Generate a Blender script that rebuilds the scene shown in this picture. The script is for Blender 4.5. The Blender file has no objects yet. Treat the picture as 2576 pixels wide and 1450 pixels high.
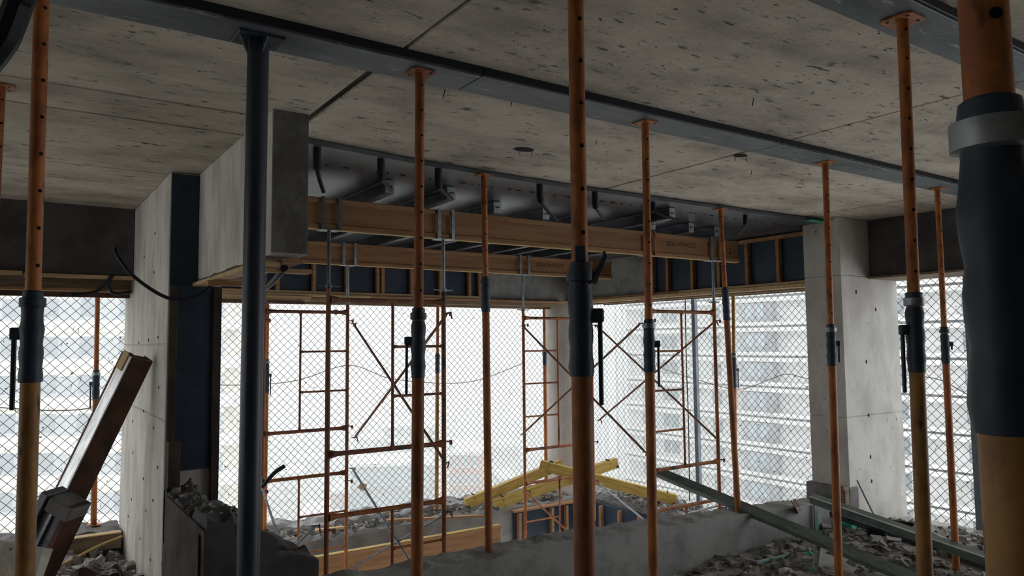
import bpy, math, random
from mathutils import Vector, Matrix, noise
random.seed(7)
SC = bpy.context.scene
COL = SC.collection
V = Vector

# ------------------------------------------------------------------ camera
# X runs along the propping strips, Y towards the outer corner column; z = 0 about 0.6 m above the slab
A_, P_, R_ = math.radians(55.7), math.radians(4.2), math.radians(0.55)
fh = V((math.cos(A_), math.sin(A_), 0)); rt = V((math.sin(A_), -math.cos(A_), 0)); up = V((0, 0, 1))
fw = fh*math.cos(P_) + up*math.sin(P_); uu = up*math.cos(P_) - fh*math.sin(P_)
r2 = rt*math.cos(R_) - uu*math.sin(R_); u2 = rt*math.sin(R_) + uu*math.cos(R_)
cam = bpy.data.cameras.new('camera'); cam.sensor_width = 36; cam.lens = 1860/2576*36
cam.clip_start = .05; cam.clip_end = 2000
co = bpy.data.objects.new('camera', cam); COL.objects.link(co)
m = Matrix((r2, u2, -fw)).transposed().to_4x4(); m.translation = (0, 0, 1.55)
co.matrix_world = m
SC.camera = co

# ------------------------------------------------------------------ world, exposure
W = bpy.data.worlds.new('world'); SC.world = W; W.use_nodes = True
bg = W.node_tree.nodes['Background']
bg.inputs[0].default_value = (.94, .975, 1.0, 1); bg.inputs[1].default_value = 1.6
SC.view_settings.view_transform = 'Standard'; SC.view_settings.look = 'None'
SC.view_settings.gamma = 1; SC.view_settings.use_curve_mapping = False
SC.view_settings.exposure = 0.88
SC.cycles.max_bounces = 10; SC.cycles.diffuse_bounces = 8; SC.cycles.volume_bounces = 3
SC.cycles.sample_clamp_indirect = 8

# ------------------------------------------------------------------ materials
MATS = {}
def mat(name, col, rough=.8, metal=0, col2=None, scale=6, stretch=(1, 1, 1), lo=.4, hi=.65, bump=0, bscale=40,
        col3=None, scale3=30, stretch3=(1, 1, 1), lo3=.6, hi3=.68, spec=.3, coord='Object', alpha=1, detail=6, col4=None, scale4=30, stretch4=(1, 1, 1), lo4=.6, hi4=.68):
    if name in MATS: return MATS[name]
    M = bpy.data.materials.new(name); M.use_nodes = True; nt = M.node_tree; N = nt.nodes; L = nt.links
    b = N['Principled BSDF']; b.inputs['Roughness'].default_value = rough; b.inputs['Metallic'].default_value = metal
    b.inputs['Specular IOR Level'].default_value = spec
    if alpha < 1: b.inputs['Alpha'].default_value = alpha
    b.inputs['Base Color'].default_value = (*col, 1)
    tc = N.new('ShaderNodeTexCoord'); src = None
    def ns(sc, st, det=detail):
        mp = N.new('ShaderNodeMapping'); mp.inputs['Scale'].default_value = st; L.new(tc.outputs[coord], mp.inputs[0])
        n = N.new('ShaderNodeTexNoise'); n.inputs['Scale'].default_value = sc; n.inputs['Detail'].default_value = det
        n.inputs['Roughness'].default_value = .65; L.new(mp.outputs[0], n.inputs[0]); return n
    def mix(fac, a, c2):
        x = N.new('ShaderNodeMix'); x.data_type = 'RGBA'; L.new(fac, x.inputs['Factor'])
        if hasattr(a, 'links'): L.new(a, x.inputs['A'])
        else: x.inputs['A'].default_value = (*a, 1)
        x.inputs['B'].default_value = (*c2, 1); return x.outputs['Result']
    def ramp(n, lo, hi):
        r = N.new('ShaderNodeMapRange'); r.inputs['From Min'].default_value = lo; r.inputs['From Max'].default_value = hi
        r.interpolation_type = 'SMOOTHSTEP'; L.new(n.outputs['Fac'], r.inputs['Value']); return r.outputs['Result']
    cur = col
    if col2: cur = mix(ramp(ns(scale, stretch), lo, hi), cur, col2)
    if col3: cur = mix(ramp(ns(scale3, stretch3, 4), lo3, hi3), cur, col3)
    if col4: cur = mix(ramp(ns(scale4, stretch4, 3), lo4, hi4), cur, col4)
    if hasattr(cur, 'links'): L.new(cur, b.inputs['Base Color'])
    if bump:
        bn = N.new('ShaderNodeBump'); bn.inputs['Strength'].default_value = bump; bn.inputs['Distance'].default_value = .01
        L.new(ns(bscale, (1, 1, 1)).outputs['Fac'], bn.inputs['Height']); L.new(bn.outputs[0], b.inputs['Normal'])
    MATS[name] = M; return M

M_CEIL = mat('ceiling concrete', (.68, .615, .52), .85, col2=(.36, .32, .265), scale=1.5, stretch=(.8, 1.5, 1), lo=.36, hi=.72, bump=.6, bscale=22,
             col3=(.13, .115, .095), scale3=6.5, stretch3=(1.0, 2.6, 1), lo3=.585, hi3=.70, col4=(.05, .045, .04), scale4=15, stretch4=(1, 2.8, 1), lo4=.66, hi4=.70)
M_CONC = mat('column concrete', (.66, .63, .57), .85, col2=(.46, .435, .39), scale=2.5, stretch=(1.5, 1.5, .5), bump=.4, bscale=30,
             col3=(.12, .11, .10), scale3=11, stretch3=(1.6, 1.6, .5), lo3=.66, hi3=.74)
M_CONCL = mat('pale column concrete', (.62, .60, .56), .85, col2=(.47, .45, .42), scale=2.2, stretch=(1, 1, .6), bump=.3, bscale=30,
              col3=(.14, .12, .11), scale3=16, stretch3=(1, 1, .6), lo3=.64, hi3=.72)
M_BEAM = mat('beam concrete', (.34, .34, .33), .85, col2=(.22, .22, .22), scale=3, bump=.4, col3=(.08, .08, .08), scale3=12, lo3=.70, hi3=.76)
M_DARKB = mat('shade and joint dark concrete', (.10, .098, .10), .9, col2=(.06, .058, .06), scale=2.5, bump=.4)  # beam and stub shade put into the colour; also backs the ceiling joints
M_DARKC = mat('old dark concrete', (.20, .195, .19), .9, col2=(.11, .105, .10), scale=4, bump=.7, bscale=22, col3=(.34, .33, .31), scale3=16, lo3=.62, hi3=.75)
M_BROKEN = mat('broken concrete', (.36, .345, .32), .95, col2=(.14, .13, .12), scale=9, bump=1, bscale=35, col3=(.5, .48, .45), scale3=25, lo3=.58, hi3=.68)
M_FLOOR = mat('dirty floor', (.46, .44, .41), .95, col2=(.30, .285, .265), scale=4, bump=.8, bscale=30)
M_STRIP = mat('worn dark plywood', (.135, .15, .17), .5, col2=(.07, .08, .095), scale=3, stretch=(.6, 2, 1), col3=(.50, .52, .53), scale3=7, stretch3=(.6, 2.0, 1), lo3=.60, hi3=.74, spec=.4)
M_PLY = mat('film faced plywood', (.055, .060, .075), .34, col2=(.13, .14, .16), scale=1.6, stretch=(1, 1, 1), lo=.42, hi=.75, spec=.6, col3=(.25, .27, .30), scale3=5, lo3=.68, hi3=.8)
M_BLUEPLY = mat('blue black plywood', (.016, .030, .055), .5, col2=(.030, .048, .080), scale=3, spec=.4)
M_TIMB = mat('pine timber', (.40, .225, .115), .7, col2=(.28, .15, .07), scale=3, stretch=(.35, 6, 6), bump=.15, bscale=60, col3=(.10, .05, .025), scale3=5, stretch3=(1, 3, 3), lo3=.72, hi3=.76)
M_TIMB2 = mat('orange brown beam web', (.36, .185, .085), .65, col2=(.26, .13, .058), scale=2.5, stretch=(.4, 5, 5), col3=(.09, .045, .02), scale3=6, stretch3=(1, 2.5, 2.5), lo3=.71, hi3=.75)
M_YELT = mat('yellow beam flange', (.56, .39, .10), .6, col2=(.38, .25, .07), scale=6, stretch=(.5, 4, 4), col3=(.13, .08, .04), scale3=12, lo3=.68, hi3=.74)
M_PALET = mat('pale fresh timber', (.62, .45, .25), .7, col2=(.46, .31, .16), scale=3, stretch=(.4, 6, 6))
M_POSTD = mat('dark stained post', (.075, .055, .042), .85, col2=(.04, .032, .028), scale=5)
M_OLDT = mat('weathered board', (.27, .20, .135), .85, col2=(.15, .11, .075), scale=4, stretch=(.4, 6, 6), bump=.3)
M_ORANGE = mat('orange painted steel', (.50, .175, .05), .5, col2=(.27, .08, .027), scale=7, stretch=(1, 1, .4), lo=.42, hi=.62, col3=(.05, .022, .014), scale3=9, stretch3=(1, 1, .35), lo3=.585, hi3=.66, spec=.35)
M_ORANGE2 = mat('rusty orange tube', (.42, .15, .05), .6, col2=(.20, .07, .03), scale=6, stretch=(1, 1, .4), col3=(.055, .035, .03), scale3=5, stretch3=(1, 1, .25), lo3=.58, hi3=.68)
M_YELTUBE = mat('ochre painted steel', (.42, .22, .07), .5, col2=(.25, .115, .04), scale=9, stretch=(1, 1, .35), lo=.42, hi=.62, col3=(.06, .035, .02), scale3=11, stretch3=(1, 1, .4), lo3=.60, hi3=.68)
M_FRAMED = mat('brown scaffold tube', (.30, .115, .06), .6, col2=(.15, .075, .055), scale=6, col3=(.05, .05, .055), scale3=5, lo3=.58, hi3=.68)
M_TAPE = mat('dark blue grey sleeve', (.022, .036, .058), .5, col2=(.045, .065, .092), scale=9, stretch=(1, 1, .5), spec=.4, col3=(.13, .15, .17), scale3=14, lo3=.70, hi3=.78)
M_PIPE = mat('dark blue steel pipe', (.018, .027, .048), .42, col2=(.035, .047, .07), scale=5, stretch=(1, 1, .3), spec=.5)
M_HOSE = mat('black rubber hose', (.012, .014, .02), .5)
M_GALV = mat('galvanised steel', (.40, .42, .44), .45, .7, col2=(.22, .24, .26), scale=8)
M_STEEL = mat('dark joist steel', (.17, .18, .20), .45, .6, col2=(.09, .10, .12), scale=6)
M_GREENST = mat('grey green steel', (.19, .235, .21), .55, .2, col2=(.12, .15, .14), scale=5, stretch=(1, 3, 3), col3=(.40, .43, .37), scale3=9, lo3=.68, hi3=.76)
M_RUST = mat('rust brown steel', (.16, .075, .05), .7, col2=(.07, .045, .04), scale=7, col3=(.3, .28, .26), scale3=14, lo3=.72, hi3=.8)
M_WHITECEM = mat('cement splashed steel', (.88, .88, .86), .30, .75, col2=(.50, .50, .49), scale=7, stretch=(.4, 3, 3), col3=(.05, .05, .05), scale3=9, stretch3=(.5, 4, 4), lo3=.62, hi3=.67)
M_BLACK = mat('black void paint', (.006, .006, .007), .9)
M_WIRE = mat('fence wire', (.115, .125, .125), .6, .2)
M_POSTB = mat('blue grey fence post', (.14, .17, .20), .5, .3, col2=(.20, .23, .26), scale=6)
M_ROPE = mat('pale rope', (.50, .49, .45), .9)
M_DEBRIS = mat('dried mud bits', (.10, .095, .09), .95)
M_NET = mat('plastic net film', (.75, .76, .76), .6, alpha=.2)
M_GREEN = mat('green plastic', (.05, .45, .28), .45)
M_CYAN = mat('pale cyan pipe', (.32, .55, .55), .5)
M_SHEET = mat('grey metal sheet', (.40, .40, .40), .5, .3, col2=(.30, .29, .28), scale=6)
M_RUBBLE = mat('rubble', (.38, .36, .33), .95, col2=(.14, .135, .125), scale=7, bump=.8, col3=(.46, .44, .41), scale3=12, lo3=.60, hi3=.70)
M_INK = mat('stencil ink', (.07, .045, .025), .9)
M_CABLE_Y = mat('ochre cable', (.60, .40, .16), .6)
M_MAROON = mat('dark maroon plastic', (.05, .022, .022), .55)
M_BWHITE = mat('white facade', (.72, .72, .70), .9, col2=(.62, .62, .60), scale=.15)
M_BWALL = mat('pale recessed wall', (.56, .56, .55), .9, col2=(.47, .47, .46), scale=.25)
M_BPALE = mat('pale balcony paint', (.62, .62, .61), .9, col2=(.54, .54, .53), scale=.2)
M_BGREY = mat('grey facade', (.38, .39, .40), .9, col2=(.31, .32, .33), scale=.12)
M_BBRICK = mat('brick facade', (.50, .30, .22), .9, col2=(.42, .25, .19), scale=.2)
M_BCREAM = mat('cream facade', (.68, .66, .58), .9, col2=(.60, .58, .52), scale=.2)
M_BGLASS = mat('window glass', (.30, .36, .40), .15, spec=.7)
M_BDARKG = mat('dark window glass', (.20, .23, .25), .2, spec=.6)  # darker glass tone for the balcony and banded buildings
M_BDARK = mat('recess wall', (.27, .28, .29), .9, col2=(.22, .23, .24), scale=.3)
M_GROUND = mat('hazy ground', (.42, .42, .38), .95, col2=(.28, .31, .25), scale=.03, col3=(.55, .54, .5), scale3=.1)

# ------------------------------------------------------------------ mesh helpers
class B:
    def __init__(s): s.v = []; s.f = []
    def add(s, vs, fs):
        o = len(s.v); s.v += [tuple(p) for p in vs]; s.f += [tuple(i+o for i in f) for f in fs]; return s
    def box(s, x0, x1, y0, y1, z0, z1, M=None):
        vs = [V((x, y, z)) for z in (z0, z1) for y in (y0, y1) for x in (x0, x1)]
        if M: vs = [M @ p for p in vs]
        return s.add(vs, [(0, 2, 3, 1), (4, 5, 7, 6), (0, 1, 5, 4), (1, 3, 7, 5), (3, 2, 6, 7), (2, 0, 4, 6)])
    def bev(s, x0, x1, y0, y1, z0, z1, b=.004, M=None):          # box with chamfered long edges (all 12)
        vs = []; idx = {}
        xs, ys, zs = (x0, x1), (y0, y1), (z0, z1)
        for i in (0, 1):
            for j in (0, 1):
                for k in (0, 1):
                    sx, sy, sz = (1, -1)[i], (1, -1)[j], (1, -1)[k]
                    for a in range(3):
                        p = [xs[i]+sx*b, ys[j]+sy*b, zs[k]+sz*b]; p[a] = (xs[i], ys[j], zs[k])[a]
                        idx[i, j, k, a] = len(vs); vs.append(V(p))
        fs = []
        for k in (0, 1): fs.append(tuple(idx[i, j, k, 2] for i, j in ((0, 0), (1, 0), (1, 1), (0, 1))))
        for j in (0, 1): fs.append(tuple(idx[i, j, k, 1] for i, k in ((0, 0), (1, 0), (1, 1), (0, 1))))
        for i in (0, 1): fs.append(tuple(idx[i, j, k, 0] for j, k in ((0, 0), (1, 0), (1, 1), (0, 1))))
        for i in (0, 1):
            for j in (0, 1): fs.append((idx[i, j, 0, 0], idx[i, j, 1, 0], idx[i, j, 1, 1], idx[i, j, 0, 1]))
            for k in (0, 1): fs.append((idx[i, 0, k, 0], idx[i, 1, k, 0], idx[i, 1, k, 2], idx[i, 0, k, 2]))
        for j in (0, 1):
            for k in (0, 1): fs.append((idx[0, j, k, 1], idx[1, j, k, 1], idx[1, j, k, 2], idx[0, j, k, 2]))
        for i in (0, 1):
            for j in (0, 1):
                for k in (0, 1): fs.append(tuple(idx[i, j, k, a] for a in range(3)))
        if M: vs = [M @ p for p in vs]
        return s.add(vs, fs)
    def sweep(s, pts, rad, n=10, cap=True):
        pts = [V(p) for p in pts]; rs = rad if hasattr(rad, '__len__') else [rad]*len(pts)
        rings = []; ref = None
        for i, p in enumerate(pts):
            t = (pts[min(i+1, len(pts)-1)] - pts[max(i-1, 0)])
            t = t.normalized() if t.length > 1e-9 else V((0, 0, 1))
            if ref is None: ref = V((1, 0, 0)) if abs(t.x) < .8 else V((0, 1, 0))
            a = (ref - t*ref.dot(t)).normalized(); b = t.cross(a); ref = a
            rings.append([p + (a*math.cos(k*2*math.pi/n) + b*math.sin(k*2*math.pi/n))*rs[i] for k in range(n)])
        vs = [q for r in rings for q in r]; fs = []
        for i in range(len(pts)-1):
            for k in range(n): fs.append((i*n+k, i*n+(k+1) % n, (i+1)*n+(k+1) % n, (i+1)*n+k))
        if cap: fs.append(tuple(range(n))[::-1]); fs.append(tuple((len(pts)-1)*n+k for k in range(n)))
        return s.add(vs, fs)
    def tube(s, p0, p1, r, n=12): return s.sweep([p0, p1], r, n)
    def rev(s, prof, n=16):                                       # prof: (radius, z)
        return s.sweepz(prof, n)
    def sweepz(s, prof, n):
        vs = []; fs = []
        for r, z in prof: vs += [(r*math.cos(k*2*math.pi/n), r*math.sin(k*2*math.pi/n), z) for k in range(n)]
        for i in range(len(prof)-1):
            for k in range(n): fs.append((i*n+k, i*n+(k+1) % n, (i+1)*n+(k+1) % n, (i+1)*n+k))
        fs.append(tuple(range(n))[::-1]); fs.append(tuple((len(prof)-1)*n+k for k in range(n)))
        return s.add(vs, fs)
    def prism(s, poly, z0, z1, M=None):
        n = len(poly); vs = [V((x, y, z)) for z in (z0, z1) for x, y in poly]
        if M: vs = [M @ p for p in vs]
        return s.add(vs, [tuple(range(n))[::-1], tuple(range(n, 2*n))] + [(i, (i+1) % n, n+(i+1) % n, n+i) for i in range(n)])
    def mesh(s, name):
        me = bpy.data.meshes.new(name); me.from_pydata(s.v, [], s.f); me.update(); return me

def link(name, data, parent=None): 
    o = bpy.data.objects.new(name, data); COL.objects.link(o)
    if parent: o.parent = parent
    return o
def fin(b, name, m, parent=None, smooth=False, fixn=True):
    me = b.mesh(name) if isinstance(b, B) else b
    if m and not me.materials: me.materials.append(m)
    if smooth:
        me.polygons.foreach_set('use_smooth', [len(p.vertices) <= 4 for p in me.polygons])
        try: me.set_sharp_from_angle(angle=math.radians(40))
        except Exception: pass
    return link(name, me, parent)
def tag(o, label=None, cat=None, group=None, kind=None):
    if label: o['label'] = label
    if cat: o['category'] = cat
    if group: o['group'] = group
    if kind: o['kind'] = kind
    return o
def thing(name, label, cat, loc=(0, 0, 0), rot=None, group=None, kind=None):
    o = link(name, None); o.empty_display_size = .1
    o.location = loc
    if rot is not None:
        o.rotation_euler = rot
    return tag(o, label, cat, group, kind)
def axis(p0, p1, roll=0, upv=(0, 0, 1)):                          # local X along p0->p1, local Z towards upv
    p0, p1 = V(p0), V(p1); x = (p1-p0).normalized(); z = V(upv); z = (z-x*z.dot(x)).normalized(); y = z.cross(x)
    M = Matrix((x, y, z)).transposed().to_4x4() @ Matrix.Rotation(roll, 4, 'X'); M.translation = p0; return M, (p1-p0).length
def along(name, label, cat, p0, p1, roll=0, upv=(0, 0, 1), group=None):
    M, L = axis(p0, p1, roll, upv); o = link(name, None); o.matrix_world = M; tag(o, label, cat, group); return o, L
def catm(pts, n=8):                                               # smooth curve through points
    P = [V(p) for p in pts]; P = [P[0]*2-P[1]] + P + [P[-1]*2-P[-2]]; out = []
    for i in range(1, len(P)-2):
        for k in range(n):
            t = k/n; a, b, c, d = P[i-1], P[i], P[i+1], P[i+2]
            out.append(.5*((2*b)+(c-a)*t+(2*a-5*b+4*c-d)*t*t+(3*b-a-3*c+d)*t**3))
    return out + [P[-2]]
def rough_top(x0, x1, y0, y1, z0, zf, amp=.05, step=.07, side=.012, seed=0):
    """box whose top is broken concrete; zf(x, y) gives the mean top"""
    nx = max(2, int((x1-x0)/step)); ny = max(2, int((y1-y0)/step)); b = B(); vs = []
    def nz(x, y): return noise.fractal(V((x*5+seed, y*5, seed*.7)), 1.0, 2.0, 4)
    for j in range(ny+1):
        for i in range(nx+1):
            x = x0+(x1-x0)*i/nx; y = y0+(y1-y0)*j/ny; vs.append((x, y, zf(x, y)+amp*nz(x, y)))
    fs = [(j*(nx+1)+i, j*(nx+1)+i+1, (j+1)*(nx+1)+i+1, (j+1)*(nx+1)+i) for j in range(ny) for i in range(nx)]
    ring = [i for i in range(nx+1)] + [j*(nx+1)+nx for j in range(1, ny+1)] + [ny*(nx+1)+i for i in range(nx-1, -1, -1)] + [j*(nx+1) for j in range(ny-1, 0, -1)]
    o = len(vs); vs += [(vs[r][0], vs[r][1], z0) for r in ring]; n = len(ring)
    fs += [(ring[(k+1) % n], ring[k], o+k, o+(k+1) % n) for k in range(n)] + [tuple(range(o, o+n))]
    return b.add(vs, fs)
def chunk(b, c, r, rnd):                                          # a broken lump: skewed, chamfered block
    a = [r*rnd.uniform(.55, 1.15) for _ in range(3)]; a[2] *= .65
    R = Matrix.Rotation(rnd.uniform(0, 6.3), 3, 'Z') @ Matrix.Rotation(rnd.uniform(-.7, .7), 3, 'X')
    vs = [R @ V((sx*a[0]*rnd.uniform(.5, 1), sy*a[1]*rnd.uniform(.5, 1), sz*a[2]*rnd.uniform(.5, 1))) + V(c) for sz in (-1, 1) for sy in (-1, 1) for sx in (-1, 1)]
    b.add(vs, [(0, 2, 3, 1), (4, 5, 7, 6), (0, 1, 5, 4), (1, 3, 7), (1, 7, 5), (3, 2, 6, 7), (2, 0, 4), (2, 4, 6)])

ZC = 2.968      # soffit of the concrete ceiling
ZD = 2.92       # underside of strips and of the film faced deck
ZF = -.60       # floor
# ================================================================== SETTING
def structure(name, b, m, label=None, cat=None, smooth=False):
    return tag(fin(b, name, m, None, smooth), label, cat, None, 'structure')

# ceiling slab, its cast panels with recessed joints
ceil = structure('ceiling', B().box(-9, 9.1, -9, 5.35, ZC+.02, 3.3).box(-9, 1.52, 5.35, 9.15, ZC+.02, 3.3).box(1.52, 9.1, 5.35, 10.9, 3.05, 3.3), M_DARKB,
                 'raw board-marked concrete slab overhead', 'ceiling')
def panel(x0, x1, y0, y1):
    g = .008 if y1 < 4 or y0 > 4.7 else .013
    fin(B().bev(x0+g, x1-g, y0+g, y1-g, ZC, ZC+.02, .004), 'cast_panel', M_CEIL, ceil)
xs = [-9, -7.35, -4.4, -1.42, 1.54, 4.56, 7.58, 9.1]
for i in range(len(xs)-1):
    for y0, y1 in ((-9, -6), (-6, -3), (-3, 0), (0, 1.6), (1.6, 3.28)):
        panel(xs[i], xs[i+1], y0, y1)
for i in range(4, len(xs)-1): panel(xs[i], xs[i+1], 3.28, 5.34)
for i in range(0, 4):
    for y0, y1 in ((3.28, 4.61), (4.61, 5.09), (5.09, 6.6), (6.6, 7.19), (7.19, 8.6)): panel(xs[i], min(xs[i+1], 1.52), y0, y1)
# blow holes in the soffit with wire stubs
for (x, y, r) in ((3.10, 4.37, .07), (4.61, 3.63, .055)):
    h = B().rev([(r*1.0, -.012), (r, .001)], 9)
    o = fin(h, 'blow_hole', M_BLACK, ceil); o.location = (x, y, ZC-.001); o.scale = (1.2, .8, .25)
    for dx, dy, l in ((.05, -.02, .05), (-.02, .03, .04)):
        fin(B().tube((x+dx, y+dy, ZC), (x+dx+.004, y+dy, ZC-l), .002, 5), 'wire_stub', M_BLACK, ceil)
for (x, y, l) in ((1.98, 3.55, .05), (3.57, 2.7, .05), (3.4, 3.9, .03), (2.35, 3.42, .07), (4.3, 2.2, .03), (5.1, 3.9, .04)):
    fin(B().tube((x, y, ZC), (x-.008, y+.006, ZC-l), .0025, 5), 'wire_stub', M_BLACK, ceil)

# floor
fl = structure('floor', B().box(-9, 9.1, -9, 4.95, -.95, ZF).box(-9, 1.5, 4.95, 9.1, -.95, ZF), M_FLOOR, 'dusty concrete floor slab strewn with rubble', 'floor')
structure('floor_below', B().box(-9, 14, -9, 14, -3.9, -3.55), M_FLOOR, 'floor slab of the storey below the opening', 'floor')
structure('wall_back', B().box(-9, 9.1, -9.2, -9, -.95, 3.3), M_DARKC, 'plain concrete wall behind the viewer', 'wall')
structure('wall_left', B().box(-9.2, -9, -9, 9.1, -.95, .1).box(-9.2, -9, -9, 9.1, 2.75, 3.3).box(-9.2, -9, -9, 3, .1, 2.75), M_BEAM, 'unseen concrete parapet and lintel, left side opened to admit light', 'wall')  # unseen wall; its opening is shaped to brighten the interior
structure('wall_right', B().box(9.1, 9.3, -9, -4, -.95, 3.3), M_DARKC, 'unseen concrete wall added along the right side to limit light', 'wall')  # unseen wall, added to limit light from the right

# left pier in three lifts
def lifts(name, x0, x1, y0, y1, zs, m, label, holes=()):
    core = structure(name, B().box(x0+.012, x1-.012, y0+.012, y1-.012, zs[0], zs[-1]), m, label, 'column')
    for a, b_ in zip(zs, zs[1:]): fin(B().bev(x0, x1, y0, y1, a+.003, b_-.003, .006), 'concrete_lift', m, core)
    for p, n in holes:
        o = fin(B().sweepz([(.011, -.002), (.016, .0015)], 8), 'tie_hole', M_BLACK, core); o.location = p
        o.rotation_mode = 'QUATERNION'; o.rotation_quaternion = V((0, 0, 1)).rotation_difference(V(n)); o.scale = (1, 1.6, 1) if abs(n[0]) else (1, 1.6, 1)
    return core
lx = 1.06
lifts('concrete_pier', 1.06, 1.47, 6.48, 9.1, (ZF, .95, 1.56, ZC), M_CONC, 'pale rectangular concrete pier at the left beside the hanging beam stub',
      [((lx, y, z), (-1, 0, 0)) for y, z in ((7.8, 2.4), (6.8, 1.2), (7.9, 1.25), (8.3, .8), (6.75, .55), (7.3, .1),(7.2, 2.55), (7.2, 2.2), (6.9, 1.62), (7.4, 1.6), (8.0, 1.58), (7.0, .85), (7.6, .95), (6.95, .25), (7.5, .35), (8.2, .5), (7.0, -.25), (7.6, -.2), (8.2, .05), (8.4, -.15))])
# concrete beam stub hanging under the ceiling from the pier towards the viewer
structure('hanging_beam_stub', rough_top(1.28, 1.50, 4.42, 6.48, ZC-.001, lambda x, y: 2.09, .012, .05), M_CONC, 'sawn-off concrete beam stub hanging from the ceiling off the left pier', 'beam')
fin(B().bev(1.282, 1.498, 4.405, 4.422, 2.10, ZC-.002, .003), 'shaded_sawn_face', M_DARKC, bpy.data.objects['hanging_beam_stub'])  # separate dark face, shade of the sawn end put into its colour
# perimeter beams overhead
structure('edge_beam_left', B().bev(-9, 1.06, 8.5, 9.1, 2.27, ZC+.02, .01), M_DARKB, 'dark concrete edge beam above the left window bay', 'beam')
structure('edge_beam_far', B().bev(1.47, 8.9, 10.06, 10.7, 2.25, 3.05, .01), M_BEAM, 'concrete edge beam above the far mesh between pier and round column', 'beam')
structure('edge_beam_right', B().bev(8.31, 8.95, 5.34, 10.06, 2.29, 3.05, .01), M_BEAM, 'concrete edge beam above the right mesh beside the round column', 'beam')
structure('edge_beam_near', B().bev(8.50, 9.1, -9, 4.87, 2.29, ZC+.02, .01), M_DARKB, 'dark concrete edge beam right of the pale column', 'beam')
# right column and the round corner column
rc = lifts('concrete_column', 7.90, 9.10, 4.87, 5.34, (-.75, .66, 2.29, ZC), M_CONCL, 'pale square concrete column on the right side',
      [((8.35, 4.87, z), (0, -1, 0)) for z in (-.1, .18, .66, 1.28)] + [((8.6, 4.87, 1.9), (0, -1, 0)), ((8.2, 4.87, 2.1), (0, -1, 0))])
fin(B().bev(7.86, 8.05, 4.85, 5.40, -.75, -.12, .01), 'footing_collar', M_DARKC, rc)
b = B(); prof = []
for k in range(40):
    z = -1.1 + 3.36*k/39; prof.append((.415+.006*noise.noise(V((0, 0, z*6))), z))
b.rev(prof, 40); ro = structure('round_column', b, M_CONCL, 'round pale concrete column at the far corner of the floor', 'column', True); ro.location = (8.24, 10.36, 0)

# perimeter beams at floor level, broken on top
structure('floor_edge_beam_far', rough_top(1.3, 9.1, 9.95, 10.75, -1.66, lambda x, y: -1.08+.10*noise.noise(V((x*1.7, y, 3)))+(.12 if y > 10.2 else 0), .07, .06, seed=1), M_BEAM,
          'broken concrete edge beam along the foot of the far mesh', 'beam')
structure('floor_edge_beam_right', rough_top(8.3, 9.1, 5.3, 9.95, -1.66, lambda x, y: -1.06+.08*noise.noise(V((x, y*1.7, 5)))+.30*max(0, (7.0-y)/1.7), .07, .06, seed=2), M_DARKC,
          'broken concrete edge beam below the right mesh', 'beam')
structure('floor_edge_beam_left', rough_top(-9, 1.06, 8.75, 9.3, -1.3, lambda x, y: -.36, .05, .08, seed=3), M_DARKC, 'rough concrete edge beam below the left mesh', 'beam')
structure('floor_edge_beam_near', rough_top(8.75, 9.3, -6, 4.87, -1.3, lambda x, y: -.66, .05, .08, seed=8), M_DARKC, 'rough concrete kerb along the right edge of the floor', 'beam')
structure('low_beam', rough_top(1.75, 8.3, 4.93, 5.25, -1.1, lambda x, y: -.11-.045*max(0, x-4.2)+.02*noise.noise(V((x*2, 0, 0))), .028, .045, seed=4), M_BEAM,
          'low concrete beam with chipped top along the floor opening', 'beam')
# broken wall stub below the pier
def stub_z(x, y): return .42-.62*max(0, (x-1.22))+.12*(6.48-y)*.1
structure('broken_wall_stub', rough_top(1.065, 1.50, 4.95, 6.48, -1.0, stub_z, .10, .05, seed=5), M_DARKB, 'jagged broken concrete wall stub at the foot of the left pier', 'wall')  # dark colour carries the shade on the stub
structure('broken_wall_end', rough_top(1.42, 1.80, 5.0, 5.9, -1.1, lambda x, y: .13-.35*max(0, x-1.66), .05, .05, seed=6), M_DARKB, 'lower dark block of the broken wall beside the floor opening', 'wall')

# ================================================================== FORMWORK
# back-propping strips
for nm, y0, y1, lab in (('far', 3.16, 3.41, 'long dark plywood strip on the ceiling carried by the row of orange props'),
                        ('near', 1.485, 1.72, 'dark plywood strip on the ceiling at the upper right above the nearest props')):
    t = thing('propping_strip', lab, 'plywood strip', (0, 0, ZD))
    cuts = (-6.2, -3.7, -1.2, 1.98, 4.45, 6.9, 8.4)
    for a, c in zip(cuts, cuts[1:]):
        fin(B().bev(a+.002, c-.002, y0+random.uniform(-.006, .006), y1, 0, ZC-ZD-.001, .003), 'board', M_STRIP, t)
        fin(B().bev(a+.002, c-.002, y0-.016, y0-.007, .006, ZC-ZD-.001, .002), 'shade_batten', M_HOSE, t)  # black batten puts the shade of the strip's near edge into colour

# film faced deck over the opening
edge = [(1.50, 4.86), (1.68, 4.89), (2.53, 5.01), (3.36, 5.07), (4.13, 5.10), (5.5, 5.09), (7.9, 5.05)]
def ye(x):
    for (a, ya), (c, yc) in zip(edge, edge[1:]):
        if a <= x <= c: return ya+(yc-ya)*(x-a)/(c-a)
    return edge[-1][1]
t = thing('formwork_deck', 'shiny black film-faced plywood deck overhead beyond the slab edge', 'formwork', (0, 0, ZD))
def deckpanel(x0, x1, y0, y1, z=0):
    n = 8; pts = [(x0+(x1-x0)*k/n, (ye(x0+(x1-x0)*k/n) if y0 is None else y0)) for k in range(n+1)]
    fin(B().prism(pts + [(x1-.002, y1-.002), (x0+.002, y1-.002)], z, z+.0345), 'plywood_panel', M_PLY, t)
for a, c in ((1.502, 2.9), (2.902, 4.556), (4.56, 6.9), (6.902, 7.88)): deckpanel(a, c, None, 5.42)
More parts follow.
